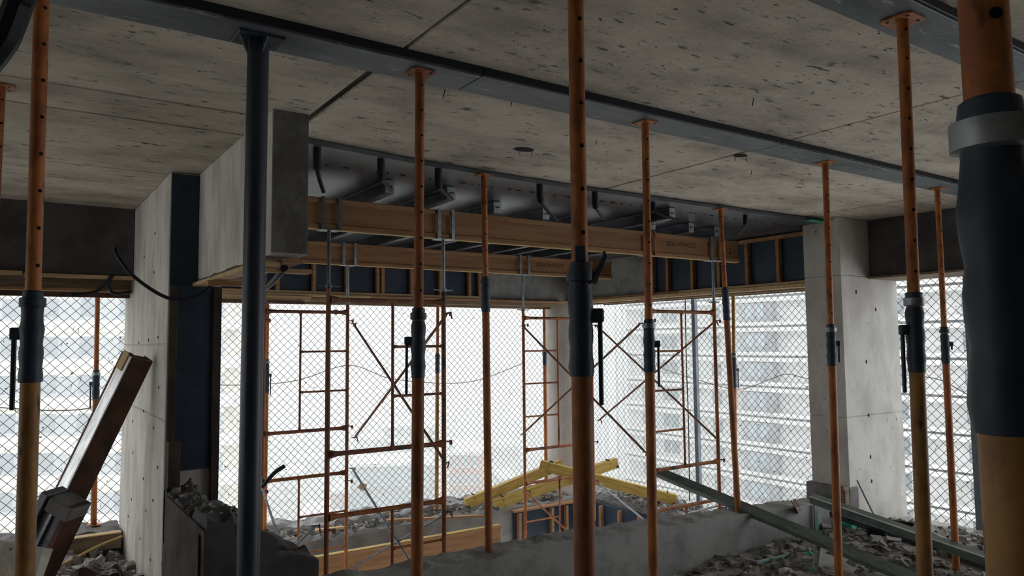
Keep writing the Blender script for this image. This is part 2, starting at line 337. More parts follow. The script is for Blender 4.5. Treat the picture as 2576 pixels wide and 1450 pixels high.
for a, c in ((1.502, 3.1), (3.102, 4.556), (4.56, 6.0), (6.002, 7.2), (7.202, 8.30)):
    for y0, y1 in ((5.422, 7.9), (7.902, 10.04)): deckpanel(a, c, y0 if a < 7 else max(y0, 5.36), y1, random.uniform(0, .004))
rnd = random.Random(3)
for k in range(46):                                               # dowel bits along the taped joint
    x = 2.0+k*.125+rnd.uniform(-.05, .05); l = rnd.choice((.012, .02, .03, .05))
    fin(B().bev(x, x+l, 5.40, 5.415, -.006, .004, .002), 'joint_bit', M_BLACK, t)

# secondary steel joists (lipped channels)
def channel_b(L, h=.115, w=.075, th=.005, lip=.018):
    b = B()
    b.box(0, L, 0, th, 0, h); b.box(0, L, th, w, 0, th); b.box(0, L, th, w, h-th, h); b.box(0, L, w-th, w, th, lip); b.box(0, L, w-th, w, h-lip, h-th)
    return b
for i, (x, y) in enumerate(((1.95, 5.75), (2.64, 5.62), (3.21, 5.58), (3.93, 5.95), (4.56, 6.0), (5.05, 5.98), (5.65, 5.29), (6.00, 5.92), (6.55, 5.85), (7.05, 5.90))):
    L = 9.95-y
    lab = ['steel channel joist under the deck hidden behind the beam stub', 'leftmost clearly visible steel channel joist end beside a black hose', 'steel channel joist whose end touches the tip of a black hose', 'steel channel joist with a bolted end plate behind the second slim prop',
           'steel channel joist left of the centre prop with its end just past the timber beam', 'steel channel joist half hidden by the thick centre prop', 'longest steel channel joist reaching towards the slab edge right of the centre prop',
           'steel channel joist end right behind the prop with the orange fork head', 'steel channel joist near the right end of the front timber beam', 'rightmost steel channel joist under the deck'][i]
    o = thing('steel_joist', lab, 'joist', (x, y, 2.80), (0, 0, math.pi/2), 'steel joists under the deck')
    fin(channel_b(L), 'channel', M_STEEL, o)
    fin(B().bev(-.004, .0, -.004, .079, .006, .112, .001), 'end_plate', M_GALV, o)
    for q in (.025, .05): fin(B().tube((-.009, q, .06), (0, q, .06), .008, 6), 'bolt', M_BLACK, o)

# timber I-beams
def text_mesh(s, size):
    c = bpy.data.curves.new('stamp', 'FONT'); c.body = s; c.size = size; c.extrude = .0004
    o = bpy.data.objects.new('stamp', c); COL.objects.link(o)
    bpy.context.view_layer.update(); me = bpy.data.meshes.new_from_object(o.evaluated_get(bpy.context.evaluated_depsgraph_get())); bpy.data.objects.remove(o); return me
def ibeam(name, label, p0, p1, h=.27, w=.085, tf=.045, tw=.042, roll=0, upv=(0, 0, 1), mf=M_TIMB, mw=M_TIMB2, group='timber I-beams', stamp=None, yellow=True, caps=None):
    o, L = along(name, label, 'timber beam', p0, p1, roll, upv, group)
    fin(B().bev(.0, L, -tw/2, tw/2, tf-.005, h-tf+.005, .002), 'web', mw, o)
    for z in (0, h-tf):
        f = fin(B().bev(0, L, -w/2, w/2, z, z+tf, .006), 'flange', mf, o)
    if yellow: fin(B().bev(.003, L-.003, -w/2+.008, w/2-.008, -.003, .001, .001), 'painted_edge', M_YELT, o)
    for x in (.15, L-.15):
        for z in (.11, .17): fin(B().tube((x, -tw/2-.003, z), (x, tw/2+.003, z), .009, 8), 'rivet', M_BLACK, o)
    if caps:
        for x in (-.002, L-.05): fin(B().bev(x, x+.052, -w/2-.002, w/2+.002, -.002 if x > 0 else -.002, tf+.002, .004), 'end_cap', caps, o); 
    if stamp:
        me = text_mesh(stamp[0], .085); me.materials.append(M_INK); st = link('stencil_lettering', me, o)
        st.matrix_local = Matrix.Translation((stamp[1], -tw/2-.0006, stamp[2])) @ Matrix.Rotation(math.pi/2, 4, 'X') @ Matrix.Rotation(math.pi, 4, 'Z')
    return o
ibeam('timber_beam', 'long front orange timber I-beam under the steel joists, resting on fork heads', (1.7, 6.1, 2.53), (7.62, 6.1, 2.53), stamp=('DZIWIAYM20', 5.15, .19))
ibeam('timber_beam', 'rear orange timber I-beam under the joists, ending left of the round column top', (1.9, 8.75, 2.53), (7.86, 8.75, 2.53), stamp=('DZIWIAYM20', 5.0, .19))
ibeam('timber_beam', 'deep timber I-beam with a yellow top edge low in the opening before the far edge beam', (1.9, 9.35, -1.52), (6.12, 9.35, -1.52), h=.38, mf=M_TIMB, yellow=False)
o = bpy.data.objects['timber_beam.002']
fin(B().bev(0, 4.22, -.044, .044, .379, .386, .002), 'painted_edge', M_YELT, o)
fin(B().bev(3.98, 4.03, -.05, -.02, .02, .36, .003), 'stiffener', M_TIMB, o)
# yellow beams lying criss-cross at the round column's foot
ibeam('yellow_beam', 'long yellow timber beam leaning up to the right with a dark capped tip beside the round column', (6.30, 9.75, -1.02), (8.38, 9.25, -.52), h=.16, w=.12, tw=.118, mf=M_YELT, mw=M_YELT, group='yellow beams at the round column', yellow=False, caps=M_TAPE)
ibeam('yellow_beam', 'shorter yellow timber beam with a worn grey end lying against the longer one before the round column', (5.93, 9.98, -.99), (7.52, 9.62, -.50), h=.15, w=.12, tw=.118, mf=M_YELT, mw=M_YELT, group='yellow beams at the round column', yellow=False, caps=M_TAPE)
ibeam('yellow_beam', 'yellow timber beam with a red tipped end sloping down to the right past the round column', (7.14, 9.75, -.50), (8.75, 8.35, -1.02), h=.16, w=.12, tw=.118, mf=M_YELT, mw=M_YELT, group='yellow beams at the round column', yellow=False, caps=M_ORANGE)

# beam side formwork with studs
def side_form(name, label, pos, horizontal_x, fixed, studs, a0, a1, z0=2.27, z1=2.905, inward=-1, bare=None):
    t = thing(name, label, 'formwork')
    def bx(u0, u1, d0, d1, za, zb, nm, m):
        d0, d1 = fixed+inward*d0, fixed+inward*d1
        d0, d1 = min(d0, d1), max(d0, d1)
        b = B().bev(u0, u1, d0, d1, za, zb, .003) if horizontal_x else B().bev(d0, d1, u0, u1, za, zb, .003)
        return fin(b, nm, m, t)
    cuts = [a0]+[s for i, s in enumerate(studs) if i % 3 == 1]+[a1]
    for u, w_ in zip(cuts, cuts[1:]): bx(u+.001, w_-.001, 0, .018, z0, z1, 'plywood_panel', M_BLUEPLY)
    for s in studs: bx(s-.025, s+.025, .018, .085, z0+.01, z1-.045, 'stud', M_TIMB)
    bx(a0, a1, .018, .085, z1-.045, z1, 'top_rail', M_TIMB); bx(a0, a1, .018, .09, z0-.03, z0+.012, 'bottom_rail', M_PALET)
    return t
side_form('beam_side_formwork', 'blue plywood beam side form with pine studs on the far edge beam', 0, True, 10.055, (2.55, 2.99, 3.49, 3.97, 4.44, 4.52, 4.99, 5.48, 6.0, 6.19), 1.48, 6.36)
side_form('beam_side_formwork', 'blue plywood beam side form with pine studs on the right edge beam', 0, False, 8.305, (5.94, 6.43, 6.91, 7.40, 7.89, 8.2), 5.36, 8.26)
def soffit(name, label, cat, boards):
    t = thing(name, label, cat)
    for (x0, x1, y0, y1, z0, z1, m) in boards: fin(B().bev(x0, x1, y0, y1, z0, z1, .003), 'board', m, t)
    return t
soffit('soffit_formwork', 'layered pine soffit boards under the far edge beam', 'formwork', [(1.48, 4.3, 9.88, 10.72, 2.205, 2.235, M_PALET), (4.31, 7.9, 9.92, 10.72, 2.20, 2.238, M_TIMB), (1.48, 3.4, 9.84, 9.96, 2.14, 2.20, M_PALET), (3.1, 7.86, 9.98, 10.1, 2.15, 2.198, M_OLDT), (1.48, 7.86, 10.3, 10.4, 2.12, 2.198, M_OLDT), (1.6, 3.3, 9.80, 9.88, 2.09, 2.135, M_RUST)])
soffit('soffit_formwork', 'layered pine soffit boards under the right edge beam', 'formwork', [(8.16, 9.0, 5.36, 7.6, 2.255, 2.285, M_PALET), (8.18, 9.0, 7.61, 9.96, 2.25, 2.287, M_TIMB), (8.14, 8.24, 5.38, 9.9, 2.20, 2.25, M_PALET), (8.4, 8.5, 5.38, 9.9, 2.19, 2.252, M_OLDT), (8.7, 8.8, 5.38, 9.9, 2.19, 2.252, M_OLDT)])
soffit('soffit_formwork', 'pale strip and brown boards under the left edge beam', 'formwork', [(-8.9, .1, 8.42, 8.5, 2.235, 2.275, M_PALET), (.11, 1.05, 8.43, 8.5, 2.225, 2.262, M_PALET), (-8.9, 1.05, 8.56, 8.62, 2.13, 2.268, M_OLDT), (-8.9, 1.05, 8.5, 9.12, 2.10, 2.128, M_TIMB), (-8.9, 1.05, 8.66, 8.72, 2.05, 2.10, M_RUST)])
soffit('soffit_formwork', 'splintered boards under the hanging beam stub', 'formwork', [(1.24, 1.36, 4.5, 6.46, 2.03, 2.06, M_PALET), (1.37, 1.49, 4.45, 6.4, 2.045, 2.072, M_TIMB), (1.20, 1.60, 4.62, 4.70, 2.0, 2.028, M_PALET), (1.2, 1.62, 5.7, 5.78, 1.99, 2.028, M_TIMB)])
soffit('soffit_formwork', 'thin plywood edge above the mesh right of the pale column', 'formwork', [(8.44, 9.12, -6, 4.86, 2.262, 2.288, M_OLDT)])
# old boards on the pier's front and near the left kerb
t = thing('pier_formwork', 'dark plywood shutter with two brown posts on the front of the left pier', 'formwork')
fin(B().bev(1.065, 1.278, 6.455, 6.475, 2.032, 2.95, .003), 'plywood_panel', M_BLUEPLY, t); fin(B().bev(1.13, 1.40, 6.452, 6.475, .55, 2.03, .003), 'plywood_panel', M_BLUEPLY, t)  # upper dark panel added to extend the dark front to the ceiling
for x0 in (1.065, 1.402): fin(B().bev(x0, x0+.062, 6.42, 6.475, .0, 2.03, .004), 'post', M_POSTD, t)
fin(B().bev(1.062, 1.15, 6.30, 6.40, .44, .80, .004), 'kicker_post', M_POSTD, t)
t = thing('kerb_board', 'long brown board lying along the left kerb below the mesh', 'board'); fin(B().bev(-3.5, 1.03, 8.62, 8.70, -.50, -.36, .004), 'plank', M_OLDT, t); fin(B().bev(-3.5, 1.03, 8.61, 8.72, -.355, -.34, .003), 'capping_strip', M_PALET, t)
t = thing('added_dark_sheet', 'added dark sheet that darkens the broken wall stub beside the left pier', 'plywood'); fin(B().bev(1.045, 1.060, 4.93, 6.29, ZF+.001, .40, .002), 'sheet', M_POSTD, t); fin(B().bev(1.03, 1.045, 5.02, 5.08, ZF+.001, .36, .002), 'batten', M_POSTD, t)  # sheet put in to darken the lit side of the stub
# dark corner formwork below the round column
t = thing('corner_formwork', 'dark plywood form with studs at floor level below the round column', 'formwork')
for (x0, x1, y0, y1) in ((6.75, 8.1, 9.90, 9.94),): fin(B().bev(x0, x1, y0, y1, -1.66, -1.14, .003), 'plywood_panel', M_BLUEPLY, t)
fin(B().bev(8.24, 8.28, 8.4, 9.9, -1.66, -1.14, .003), 'plywood_panel', M_BLUEPLY, t)
for x0 in (6.8, 7.45, 7.75, 8.05): fin(B().bev(x0, x0+.05, 9.83, 9.9, -1.66, -1.16, .003), 'stud', M_TIMB, t)
for y0 in (8.55, 9.0, 9.45): fin(B().bev(8.17, 8.24, y0, y0+.05, -1.66, -1.16, .003), 'stud', M_TIMB, t)
fin(B().bev(6.7, 8.2, 9.82, 9.94, -1.14, -1.11, .003), 'top_rail', M_TIMB, t)
o, L = along('loose_plank', 'thin brown plank lying on the far edge beam behind the scaffold', 'board', (4.55, 9.9, -.98), (6.0, 9.62, -1.06)); fin(B().bev(0, L, -.04, .04, 0, .03, .003), 'plank', M_TIMB, o)
o, L = along('loose_plank', 'short pale timber offcut on the rubble of the far edge beam', 'board', (3.55, 10.0, -.99), (3.95, 9.97, -1.0)); fin(B().bev(0, L, -.04, .04, 0, .03, .003), 'plank', M_PALET, o)

# ================================================================== PROPS
HOLE = B().tube((-.0245, 0, 0), (.0245, 0, 0), .0068, 10).mesh('pin_hole'); HOLE.materials.append(M_BLACK)
def prop(label, top, base, zc1, zc0, mi=M_ORANGE, mo=M_YELTUBE, handle=0, holes=.13, plate=.13, hang=.26, clamp=False, wrap=True, seed=0, name='steel_prop', bare_top=False, holeoff=.5, ms=M_TAPE):
    top, base = V(top), V(base); d = (top-base); L = d.length
    az = math.atan2(-base.y, -base.x)                              # plates and pin holes keep world bearings
    o = link(name, None); q = V((0, 0, 1)).rotation_difference(d.normalized()); o.matrix_world = Matrix.Translation(base) @ q.to_matrix().to_4x4()
    tag(o, label, 'prop', 'adjustable steel props')
    h1, h0 = zc1-base.z, zc0-base.z; rd = random.Random(seed)
    fin(B().tube((0, 0, .006), (0, 0, h1-.02), .0302, 20), 'outer_tube', mo, o, True)
    fin(B().tube((0, 0, h1-.06), (0, 0, L-.008), .0242, 20), 'inner_tube', mi, o, True)
    p = plate/2; c = .018
    poly = [(-p+c, -p), (p-c, -p), (p, -p+c), (p, p-c), (p-c, p), (-p+c, p), (-p, p-c), (-p, -p+c)]
    if not bare_top:
        tp = fin(B().prism(poly, L-.008, L-.0005), 'top_plate', mi, o)
        for sx in (-1, 1):
            for sy in (-1, 1): fin(B().tube((sx*p*.62, sy*p*.62, L-.0092), (sx*p*.62, sy*p*.62, L-.007), .008, 8), 'plate_hole', M_BLACK, tp)
    fin(B().prism(poly, .0005, .008), 'base_plate', mo, o)
    prof = [(.0303, h0-.001)]; n = 12
    for k in range(n+1):
        z = h0+(h1-h0)*k/n; r = .0355+.0025*math.sin(k*1.9+seed)+rd.uniform(-.001, .001)
        if k > n-3: r -= .004
        prof.append((r, z))
    prof.append((.0245, h1+.004))
    sl = fin(B().rev(prof, 20), 'sleeve', ms, o, True)
    fin(B().rev([(.031, h1-.055), (.0405, h1-.052), (.0405, h1-.022), (.031, h1-.019)], 20), 'collar', M_GALV if clamp else ms, o, True)
    if handle is not None:
        ha = math.radians(handle); R = Matrix.Rotation(ha, 4, 'Z'); zz = (h0+h1)/2+.01
        hd = fin(B().bev(.030, .068, -.014, .014, zz-.02, zz+.022, .005, R), 'pin_head', ms, o)
        fin(B().bev(.050, .063, -.008, .008, zz-hang, zz-.015, .003, R), 'handle_bar', ms, hd)
    if holes:
        z = h1+.09; 
        while z < L-.05:
            h = link('pin_hole', HOLE, o); h.location = (0, 0, z); h.rotation_euler = (0, 0, az+holeoff); z += holes
    return o
F_ = ZF
prop('orange prop at the left foreground with a dark sleeve and a hanging handle bar', (.06, 3.02, ZD-.0), (.085, 3.06, F_), 1.74, 1.43, mo=M_YELTUBE, handle=152, seed=1, mi=M_ORANGE)
prop('orange prop cut off by the left edge of the frame with its plate showing', (-.075, 4.81, ZC), (-.10, 4.83, F_), 1.5, 1.25, handle=None, seed=2)
prop('thin orange prop with light showing through its holes behind the left mesh bay', (.80, 9.2, 2.095), (.83, 9.2, -.36), 1.29, .98, mo=M_ORANGE, handle=150, seed=3, clamp=True)
prop('slender orange prop on the dark strip just left of the scaffold brace crossing', (1.685, 3.28, ZD), (1.66, 3.28, F_), 1.72, 1.38, mo=M_ORANGE2, handle=150, seed=4, mi=M_ORANGE2)
prop('slim leaning prop on the low beam with orange top and dark sleeve', (3.185, 5.06, ZD), (3.225, 5.09, -.125), 2.08, 1.80, mi=M_ORANGE, mo=M_ORANGE2, handle=None, seed=5)
prop('thick orange prop in the centre foreground with a torn dark sleeve', (1.398, 1.69, ZC), (1.375, 1.665, F_), 1.78, 1.45, mi=M_ORANGE, mo=M_ORANGE2, handle=-36, seed=6)
pc = bpy.data.objects['steel_prop.005']
fin(B().bev(.0235, .0262, -.014, .016, 2.33, 2.43, .001, Matrix.Rotation(math.radians(232), 4, 'Z')), 'tape_tail', M_TAPE, pc)
fin(B().sweep([(.022, -.030, 2.32), (.045, -.040, 2.37), (.058, -.046, 2.40), (.052, -.050, 2.415)], [.012, .009, .007, .004], 5), 'torn_flap', M_TAPE, pc)
prop('orange prop right of centre with a galvanised collar and blue sleeve', (3.27, 3.29, ZD), (3.255, 3.30, F_), 1.68, 1.36, mi=M_ORANGE, mo=M_ORANGE, handle=-30, seed=7, clamp=True)
prop('leaning orange prop standing on the low beam at the right tower', (6.12, 5.09, ZD), (6.25, 5.09, -.205), 2.10, 1.76, mi=M_ORANGE, mo=M_ORANGE2, handle=None, seed=8)
prop('orange prop before the dark side of the pale right column', (5.21, 3.30, ZD), (5.16, 3.30, F_), 1.66, 1.35, mi=M_ORANGE, mo=M_ORANGE, handle=-35, seed=9, clamp=True, hang=.14)
prop('long orange prop before the pale face of the right column', (3.14, 1.60, ZD), (3.14, 1.63, F_), 1.74, 1.41, mi=M_ORANGE, mo=M_YELTUBE, handle=150, seed=10, clamp=True, plate=.14)
prop('rightmost slim orange prop beyond the pale column with a small handle', (7.0, 3.33, ZD), (7.05, 3.36, F_), 1.65, 1.32, mi=M_ORANGE, mo=M_ORANGE, handle=-40, seed=11, hang=.05)
prop('huge out-of-focus prop at the right edge wrapped in a long blue black sleeve', (.864, .359, ZC), (.893, .352, F_), 1.805, 1.45, mi=M_ORANGE, mo=M_YELTUBE, handle=None, seed=12, clamp=True)
prop('far orange prop under the right edge beam with a dark coupling', (8.55, 6.93, 2.188), (8.55, 7.0, -.80), 1.36, .88, mi=M_YELTUBE, mo=M_ORANGE, handle=-30, seed=13, clamp=True)
prop('far orange prop under the far edge beam beside the dark pipe', (2.92, 10.2, 2.118), (2.92, 10.2, -.93), 1.35, .9, mi=M_ORANGE, mo=M_ORANGE, handle=-35, seed=14, clamp=True)
prop('far orange prop behind the second tower leg of the left scaffold', (5.55, 10.2, 2.148), (5.52, 10.2, -.98), 1.39, 1.08, mi=M_ORANGE, mo=M_YELTUBE, handle=None, seed=15)
prop('far orange prop hugging the left side of the round column', (7.62, 10.2, 2.198), (7.62, 10.2, -1.05), 1.4, 1.15, mi=M_ORANGE, mo=M_ORANGE, handle=None, seed=16)

# dark steel pipe prop
o = thing('steel_pipe_prop', 'thick dark blue steel pipe standing from floor to the ceiling strip left of centre', 'pipe prop', (.875, 3.30, F_))
fin(B().tube((0, 0, .01), (.012, 0, ZD-F_-.011), .0465, 28), 'pipe', M_PIPE, o, True)
fin(B().bev(-.09, .11, -.08, .08, ZD-F_-.011, ZD-F_-.0005, .002), 'top_plate', M_PIPE, o); fin(B().bev(-.09, .09, -.09, .09, .0005, .01, .002), 'base_plate', M_PIPE, o)
for a in range(4):
    R = Matrix.Rotation(a*math.pi/2+.4, 4, 'Z'); fin(B().prism([(.044, ZD-F_-.08), (.044, ZD-F_-.011), (.085, ZD-F_-.011)], -.003, .003, R @ Matrix.Rotation(math.pi/2, 4, 'X')), 'gusset', M_PIPE, o)

# ================================================================== SCAFFOLD TOWERS
def ledger(b, x0, x1, z, r=.021):
    n = 14; pts = []; rs = []
    L = x1-x0
    for k in range(n+1):
        u = k/n; e = min(u, 1-u)*L; pts.append((x0+L*u, 0, z)); rs.append(r+.017*max(0, 1-e/.10)**2)
    b.sweep(pts, rs, 10)
def frame(label, x0, x1, y, z0, z1, zt, zb, xi, side, rungs, m, seed=0, extra=()):
    w = x1-x0; o = thing('scaffold_frame', label, 'scaffold', (x0, y, z0), None, 'scaffold ladder frames')
    for x in (0, w): fin(B().tube((x, 0, .001), (x, 0, z1-z0), .0215, 14), 'post', m, o, True)
    for z in (zt, zb)+tuple(extra):
        b = B(); ledger(b, .018, w-.018, z-z0); fin(b, 'ledger', m, o, True)
    xi -= x0
    fin(B().sweep([(xi, 0, zb-z0+.015), (xi, 0, zb-z0+.05), (xi, 0, zt-z0-.05), (xi, 0, zt-z0-.015)], [.022, .0135, .0135, .022], 10), 'inner_post', m, o, True)
    for z in rungs:
        a, c = (0, xi) if side < 0 else (xi, w)
        fin(B().sweep([(a+.012, 0, z-z0), (a+.05, 0, z-z0), (c-.05, 0, z-z0), (c-.012, 0, z-z0)], [.018, .012, .012, .018], 8), 'rung', m, o, True)
    for x in (0, w):
        for z in (zt-.10, zb+.02):
            fin(B().tube((x, 0, z-z0), (x+.045, -.045, z-z0), .006, 6).bev(x+.035, x+.060, -.055, -.04, z-z0-.03, z-z0+.012, .002), 'lock_pin', M_FRAMED, o)
    return o
T1n = dict(x0=2.26, x1=3.38, y=6.1, xi=2.86); T1f = dict(x0=2.47, x1=3.49, y=8.75, xi=2.90)
frame('near upper ladder frame of the left scaffold tower, crossed by the diagonal braces', z0=.26, z1=2.03, zt=1.93, zb=.62, side=1, rungs=(1.52, 1.08), m=M_FRAMED, **T1n)
frame('far upper ladder frame of the left scaffold tower seen beside the dark pipe', z0=.24, z1=2.03, zt=1.94, zb=.52, side=1, rungs=(1.46, .98), m=M_FRAMED, **T1f)
frame('near lower ladder frame of the left tower, bright orange and standing in the opening', z0=-1.55, z1=.258, zt=.10, zb=-1.2, side=1, rungs=(-.25, -.7), m=M_ORANGE2, **T1n)
frame('far lower ladder frame of the left tower in front of the broken edge beam', z0=-1.55, z1=.238, zt=-.02, zb=-1.3, side=1, rungs=(-.48, -.9), m=M_ORANGE2, **T1f)
frame('near bottom frame of the left tower down in the opening', z0=-3.52, z1=-1.552, zt=-1.75, zb=-3.1, side=1, rungs=(-2.2, -2.6), m=M_ORANGE2, **T1n)
frame('far bottom frame of the left tower down in the opening', z0=-3.52, z1=-1.552, zt=-1.75, zb=-3.1, side=1, rungs=(-2.2, -2.6), m=M_ORANGE2, **T1f)
T2n = dict(x0=6.05, x1=7.16, y=6.1, xi=6.58); T2f = dict(x0=6.16, x1=7.44, y=8.75, xi=6.78)
frame('near upper ladder frame of the right scaffold tower before the white building', z0=-.14, z1=2.0, zt=1.89, zb=.09, side=-1, rungs=(1.43, .98, .52), m=M_ORANGE2, **T2n)
frame('far upper ladder frame of the right tower standing before the round column', z0=-.20, z1=2.0, zt=1.90, zb=.01, side=-1, rungs=(1.42, .95, .48), m=M_ORANGE2, **T2f)
frame('near lower ladder frame of the right tower behind the low beam', z0=-2.3, z1=-.142, zt=-.36, zb=-2.0, side=-1, rungs=(-.8, -1.3), m=M_ORANGE, **T2n)
frame('far lower ladder frame of the right tower before the yellow beams', z0=-2.3, z1=-.202, zt=-.46, zb=-2.0, side=-1, rungs=(-1.0, -1.5), m=M_ORANGE, **T2f)
frame('near bottom frame of the right tower down in the opening', z0=-3.52, z1=-2.302, zt=-2.45, zb=-3.3, side=-1, rungs=(-2.9,), m=M_ORANGE, **T2n)
frame('far bottom frame of the right tower down in the opening', z0=-3.52, z1=-2.302, zt=-2.45, zb=-3.3, side=-1, rungs=(-2.9,), m=M_ORANGE, **T2f)
for T, w in ((T1n, 'left tower near left'), (T1f, 'left tower far left'), (T2n, 'right tower near left'), (T2f, 'right tower far left')):
    for x, s in ((T['x0'], 'left'), (T['x1'], 'right')):
        o = thing('base_jack', 'foot plate on the storey below under the '+w.split()[0]+' tower, '+w.split()[2]+' frame, '+s+' leg', 'base plate', (x, T['y'], -3.55), None, 'foot plates')
        fin(B().bev(-.07, .07, -.07, .07, .0005, .008, .001), 'plate', M_GALV, o); fin(B().tube((0, 0, .008), (0, 0, .03), .018, 10), 'stud', M_GALV, o)
# fork heads
def fork(label, x, y, z0, m, long=0, zb=2.53, thread=False):
    o = thing('fork_head_jack', label, 'fork head', (x, y, z0), None, 'fork head jacks under the timber beams')
    h = zb-.007-z0
    fin(B().tube((0, 0, -.0), (0, 0, h), .0165 if not thread else .017, 12), 'screw', m, o, True)
    if thread:
        for k in range(int(h/.02)): fin(B().rev([(.017, k*.02), (.021, k*.02+.005), (.017, k*.02+.01)], 10), 'thread', m, o)
    fin(B().rev([(.017, .0), (.030, .004), (.030, .028), (.017, .032)], 12), 'nut', m, o, True)
    for s in (-1, 1): fin(B().sweep([(s*.025, 0, .016), (s*.09, 0, .016), (s*.10, 0, .026)], .007, 8), 'nut_handle', m, o, True)
    fin(B().bev(-.09, .09, -.07, .07, h, h+.0065, .001), 'head_plate', m, o)
    for sx in (-1, 1):
        for sy in (-1, 1): fin(B().bev(sx*.075-.018, sx*.075+.018, sy*.056-.005, sy*.056+.005, h+.0065, h+.285, .002), 'fork_arm', m, o)
    return o
fork('dark fork head on the left near leg of the left tower with tall arms', 2.26, 6.1, 2.03, M_STEEL)
fork('galvanised fork head on the right near leg of the left tower holding the front beam', 3.38, 6.1, 2.03, M_GALV)
fork('threaded fork head jack beside the dark pipe', 2.47, 8.75, 2.03, M_STEEL, thread=True)
fork('grey fork head holding the rear beam right of the hanging stub', 3.49, 8.75, 2.03, M_GALV)
fork('orange fork head under the front beam behind the prop with the galvanised collar', 6.05, 6.1, 2.0, M_ORANGE)
fork('dark fork head under the right end of the front beam', 7.16, 6.1, 2.0, M_GALV)
fork('pale grey fork head holding the rear beam above the round column tower', 6.16, 8.75, 2.0, M_GALV)
fork('rusty fork head under the right end of the rear beam behind the centre prop', 7.44, 8.75, 2.0, M_ORANGE2)
# cross braces between the near and far frames
def brace(label, p0, p1, m=M_FRAMED):
    o, L = along('cross_brace', label, 'brace', p0, p1, group='scaffold cross braces')
    fin(B().sweep([(-.02, 0, 0), (.03, 0, 0), (.05, 0, 0), (L-.05, 0, 0), (L-.03, 0, 0), (L+.02, 0, 0)], [.005, .012, .0135, .0135, .012, .005], 8), 'tube', m, o, True)
    for x in (.0, L): fin(B().tube((x, -.035, 0), (x, .035, 0), .006, 6).bev(x-.008, x+.008, .03, .04, -.06, .012, .002), 'lock_hook', m, o)
def rb(T, Tf, s, za, zb, zc, zd, tone, nm):
    xn = T['x1'] if s > 0 else T['x0']; xf = Tf['x1'] if s > 0 else Tf['x0']
    brace(nm+' falling towards the viewer', (xf+.05*s, Tf['y']-.06, za), (xn+.05*s, T['y']+.06, zb), tone)
    brace(nm+' rising towards the viewer', (xf+.075*s, Tf['y']-.06, zc), (xn+.075*s, T['y']+.06, zd), tone)
rb(T1n, T1f, 1, 1.80, .43, .40, 1.83, M_FRAMED, 'dark diagonal brace on the right side of the left tower')
rb(T1n, T1f, 1, .03, -1.0, -1.15, -.03, M_STEEL, 'lower grey diagonal brace on the right side of the left tower')
rb(T1n, T1f, -1, .03, -1.0, -1.15, .03, M_STEEL, 'lower grey diagonal brace on the left side of the left tower')
rb(T2n, T2f, -1, 1.78, .30, .25, 1.75, M_FRAMED, 'dark diagonal brace on the left side of the right tower')
rb(T2n, T2f, 1, 1.80, .35, .35, 1.78, M_FRAMED, 'dark diagonal brace on the right side of the right tower')
rb(T2n, T2f, -1, -.55, -1.4, -1.5, -.5, M_ORANGE2, 'rusty lower brace on the left side of the right tower')
rb(T2n, T2f, 1, -.60, -1.35, -1.4, -.45, M_GALV, 'grey lower brace on the right side of the right tower')

# ================================================================== HOSES AND CABLES
def hose(label, x, y, tip, sl=.13, r=.021):
    tip = V(tip); o = thing('drain_hose', label, 'hose', (x, y, ZD), None, 'black hoses hanging from the deck')
    e = tip-V((x, y, ZD)); pts = catm([(0, 0, -.0), (0, 0, -sl), (e.x*.35, e.y*.35, (-sl+e.z)*.5), e], 6)
    fin(B().sweep(pts, r*.75, 10), 'hose', M_HOSE, o, True)
    fin(B().sweep([(0, 0, -.0005), (0, 0, -sl*.9), (e.x*.06, e.y*.06, -sl*1.15)], r*1.35, 12), 'sleeve', M_HOSE, o, True)
hose('black hose hanging from the deck right beside the hanging beam stub', 1.75, 4.97, (1.83, 5.05, 2.63))
hose('black hose hanging above the leftmost joist end', 2.26, 5.03, (2.42, 5.20, 2.74))
hose('black hose whose tip touches a joist end left of the second slim prop', 2.76, 5.06, (2.97, 5.22, 2.73))
hose('long curved black hose hanging left of the centre prop', 3.78, 5.10, (4.04, 5.20, 2.64))
hose('black hose hanging just right of the centre prop', 4.41, 5.10, (4.60, 5.20, 2.70))
hose('black hose curling before the longest joist', 5.25, 5.2, (5.55, 5.15, 2.76), .07, .017)
hose('small black hose hanging near the right column', 6.66, 5.2, (6.80, 5.4, 2.75), .08, .018)
def cable(name, label, cat, pts, r, m, n=10): return tag(fin(B().sweep(catm(pts, n), r, 8), name, m, None, True), label, cat)
cable('cable_loop', 'long black hose sagging in a loop across the front of the left pier', 'hose', [(.655, 6.29, 2.30), (.67, 6.3, 2.24), (.80, 6.3, 2.07), (1.05, 6.33, 1.92), (1.26, 6.33, 1.95), (1.40, 6.3, 2.08)], .014, M_HOSE)
cable('cable_loop', 'black hose curving below the hanging beam stub to its near end', 'hose', [(1.55, 5.9, 1.99), (1.48, 5.5, 1.93), (1.44, 5.0, 1.95), (1.42, 4.7, 2.00), (1.42, 4.6, 2.03)], .022, M_HOSE)
cable('hose_end', 'black hose end dangling below the left edge beam', 'hose', [(.86, 8.40, 2.27), (.83, 8.42, 2.22), (.72, 8.5, 2.10), (.52, 8.55, 2.06)], .018, M_HOSE)
cable('hose_end', 'short black hose disappearing behind the left pier', 'hose', [(.84, 8.40, 2.27), (.83, 8.40, 2.15), (.88, 8.42, 2.08), (1.03, 8.42, 2.10)], .018, M_HOSE)
cable('hose_bend', 'thick black hose bending at the top left corner', 'hose', [(-0.118, 2.447, 2.241), (-0.042, 2.384, 2.361), (-0.022, 2.366, 2.412), (-0.005, 2.349, 2.476), (0.010, 2.332, 2.551), (0.030, 2.332, 2.967)], .035, M_HOSE)
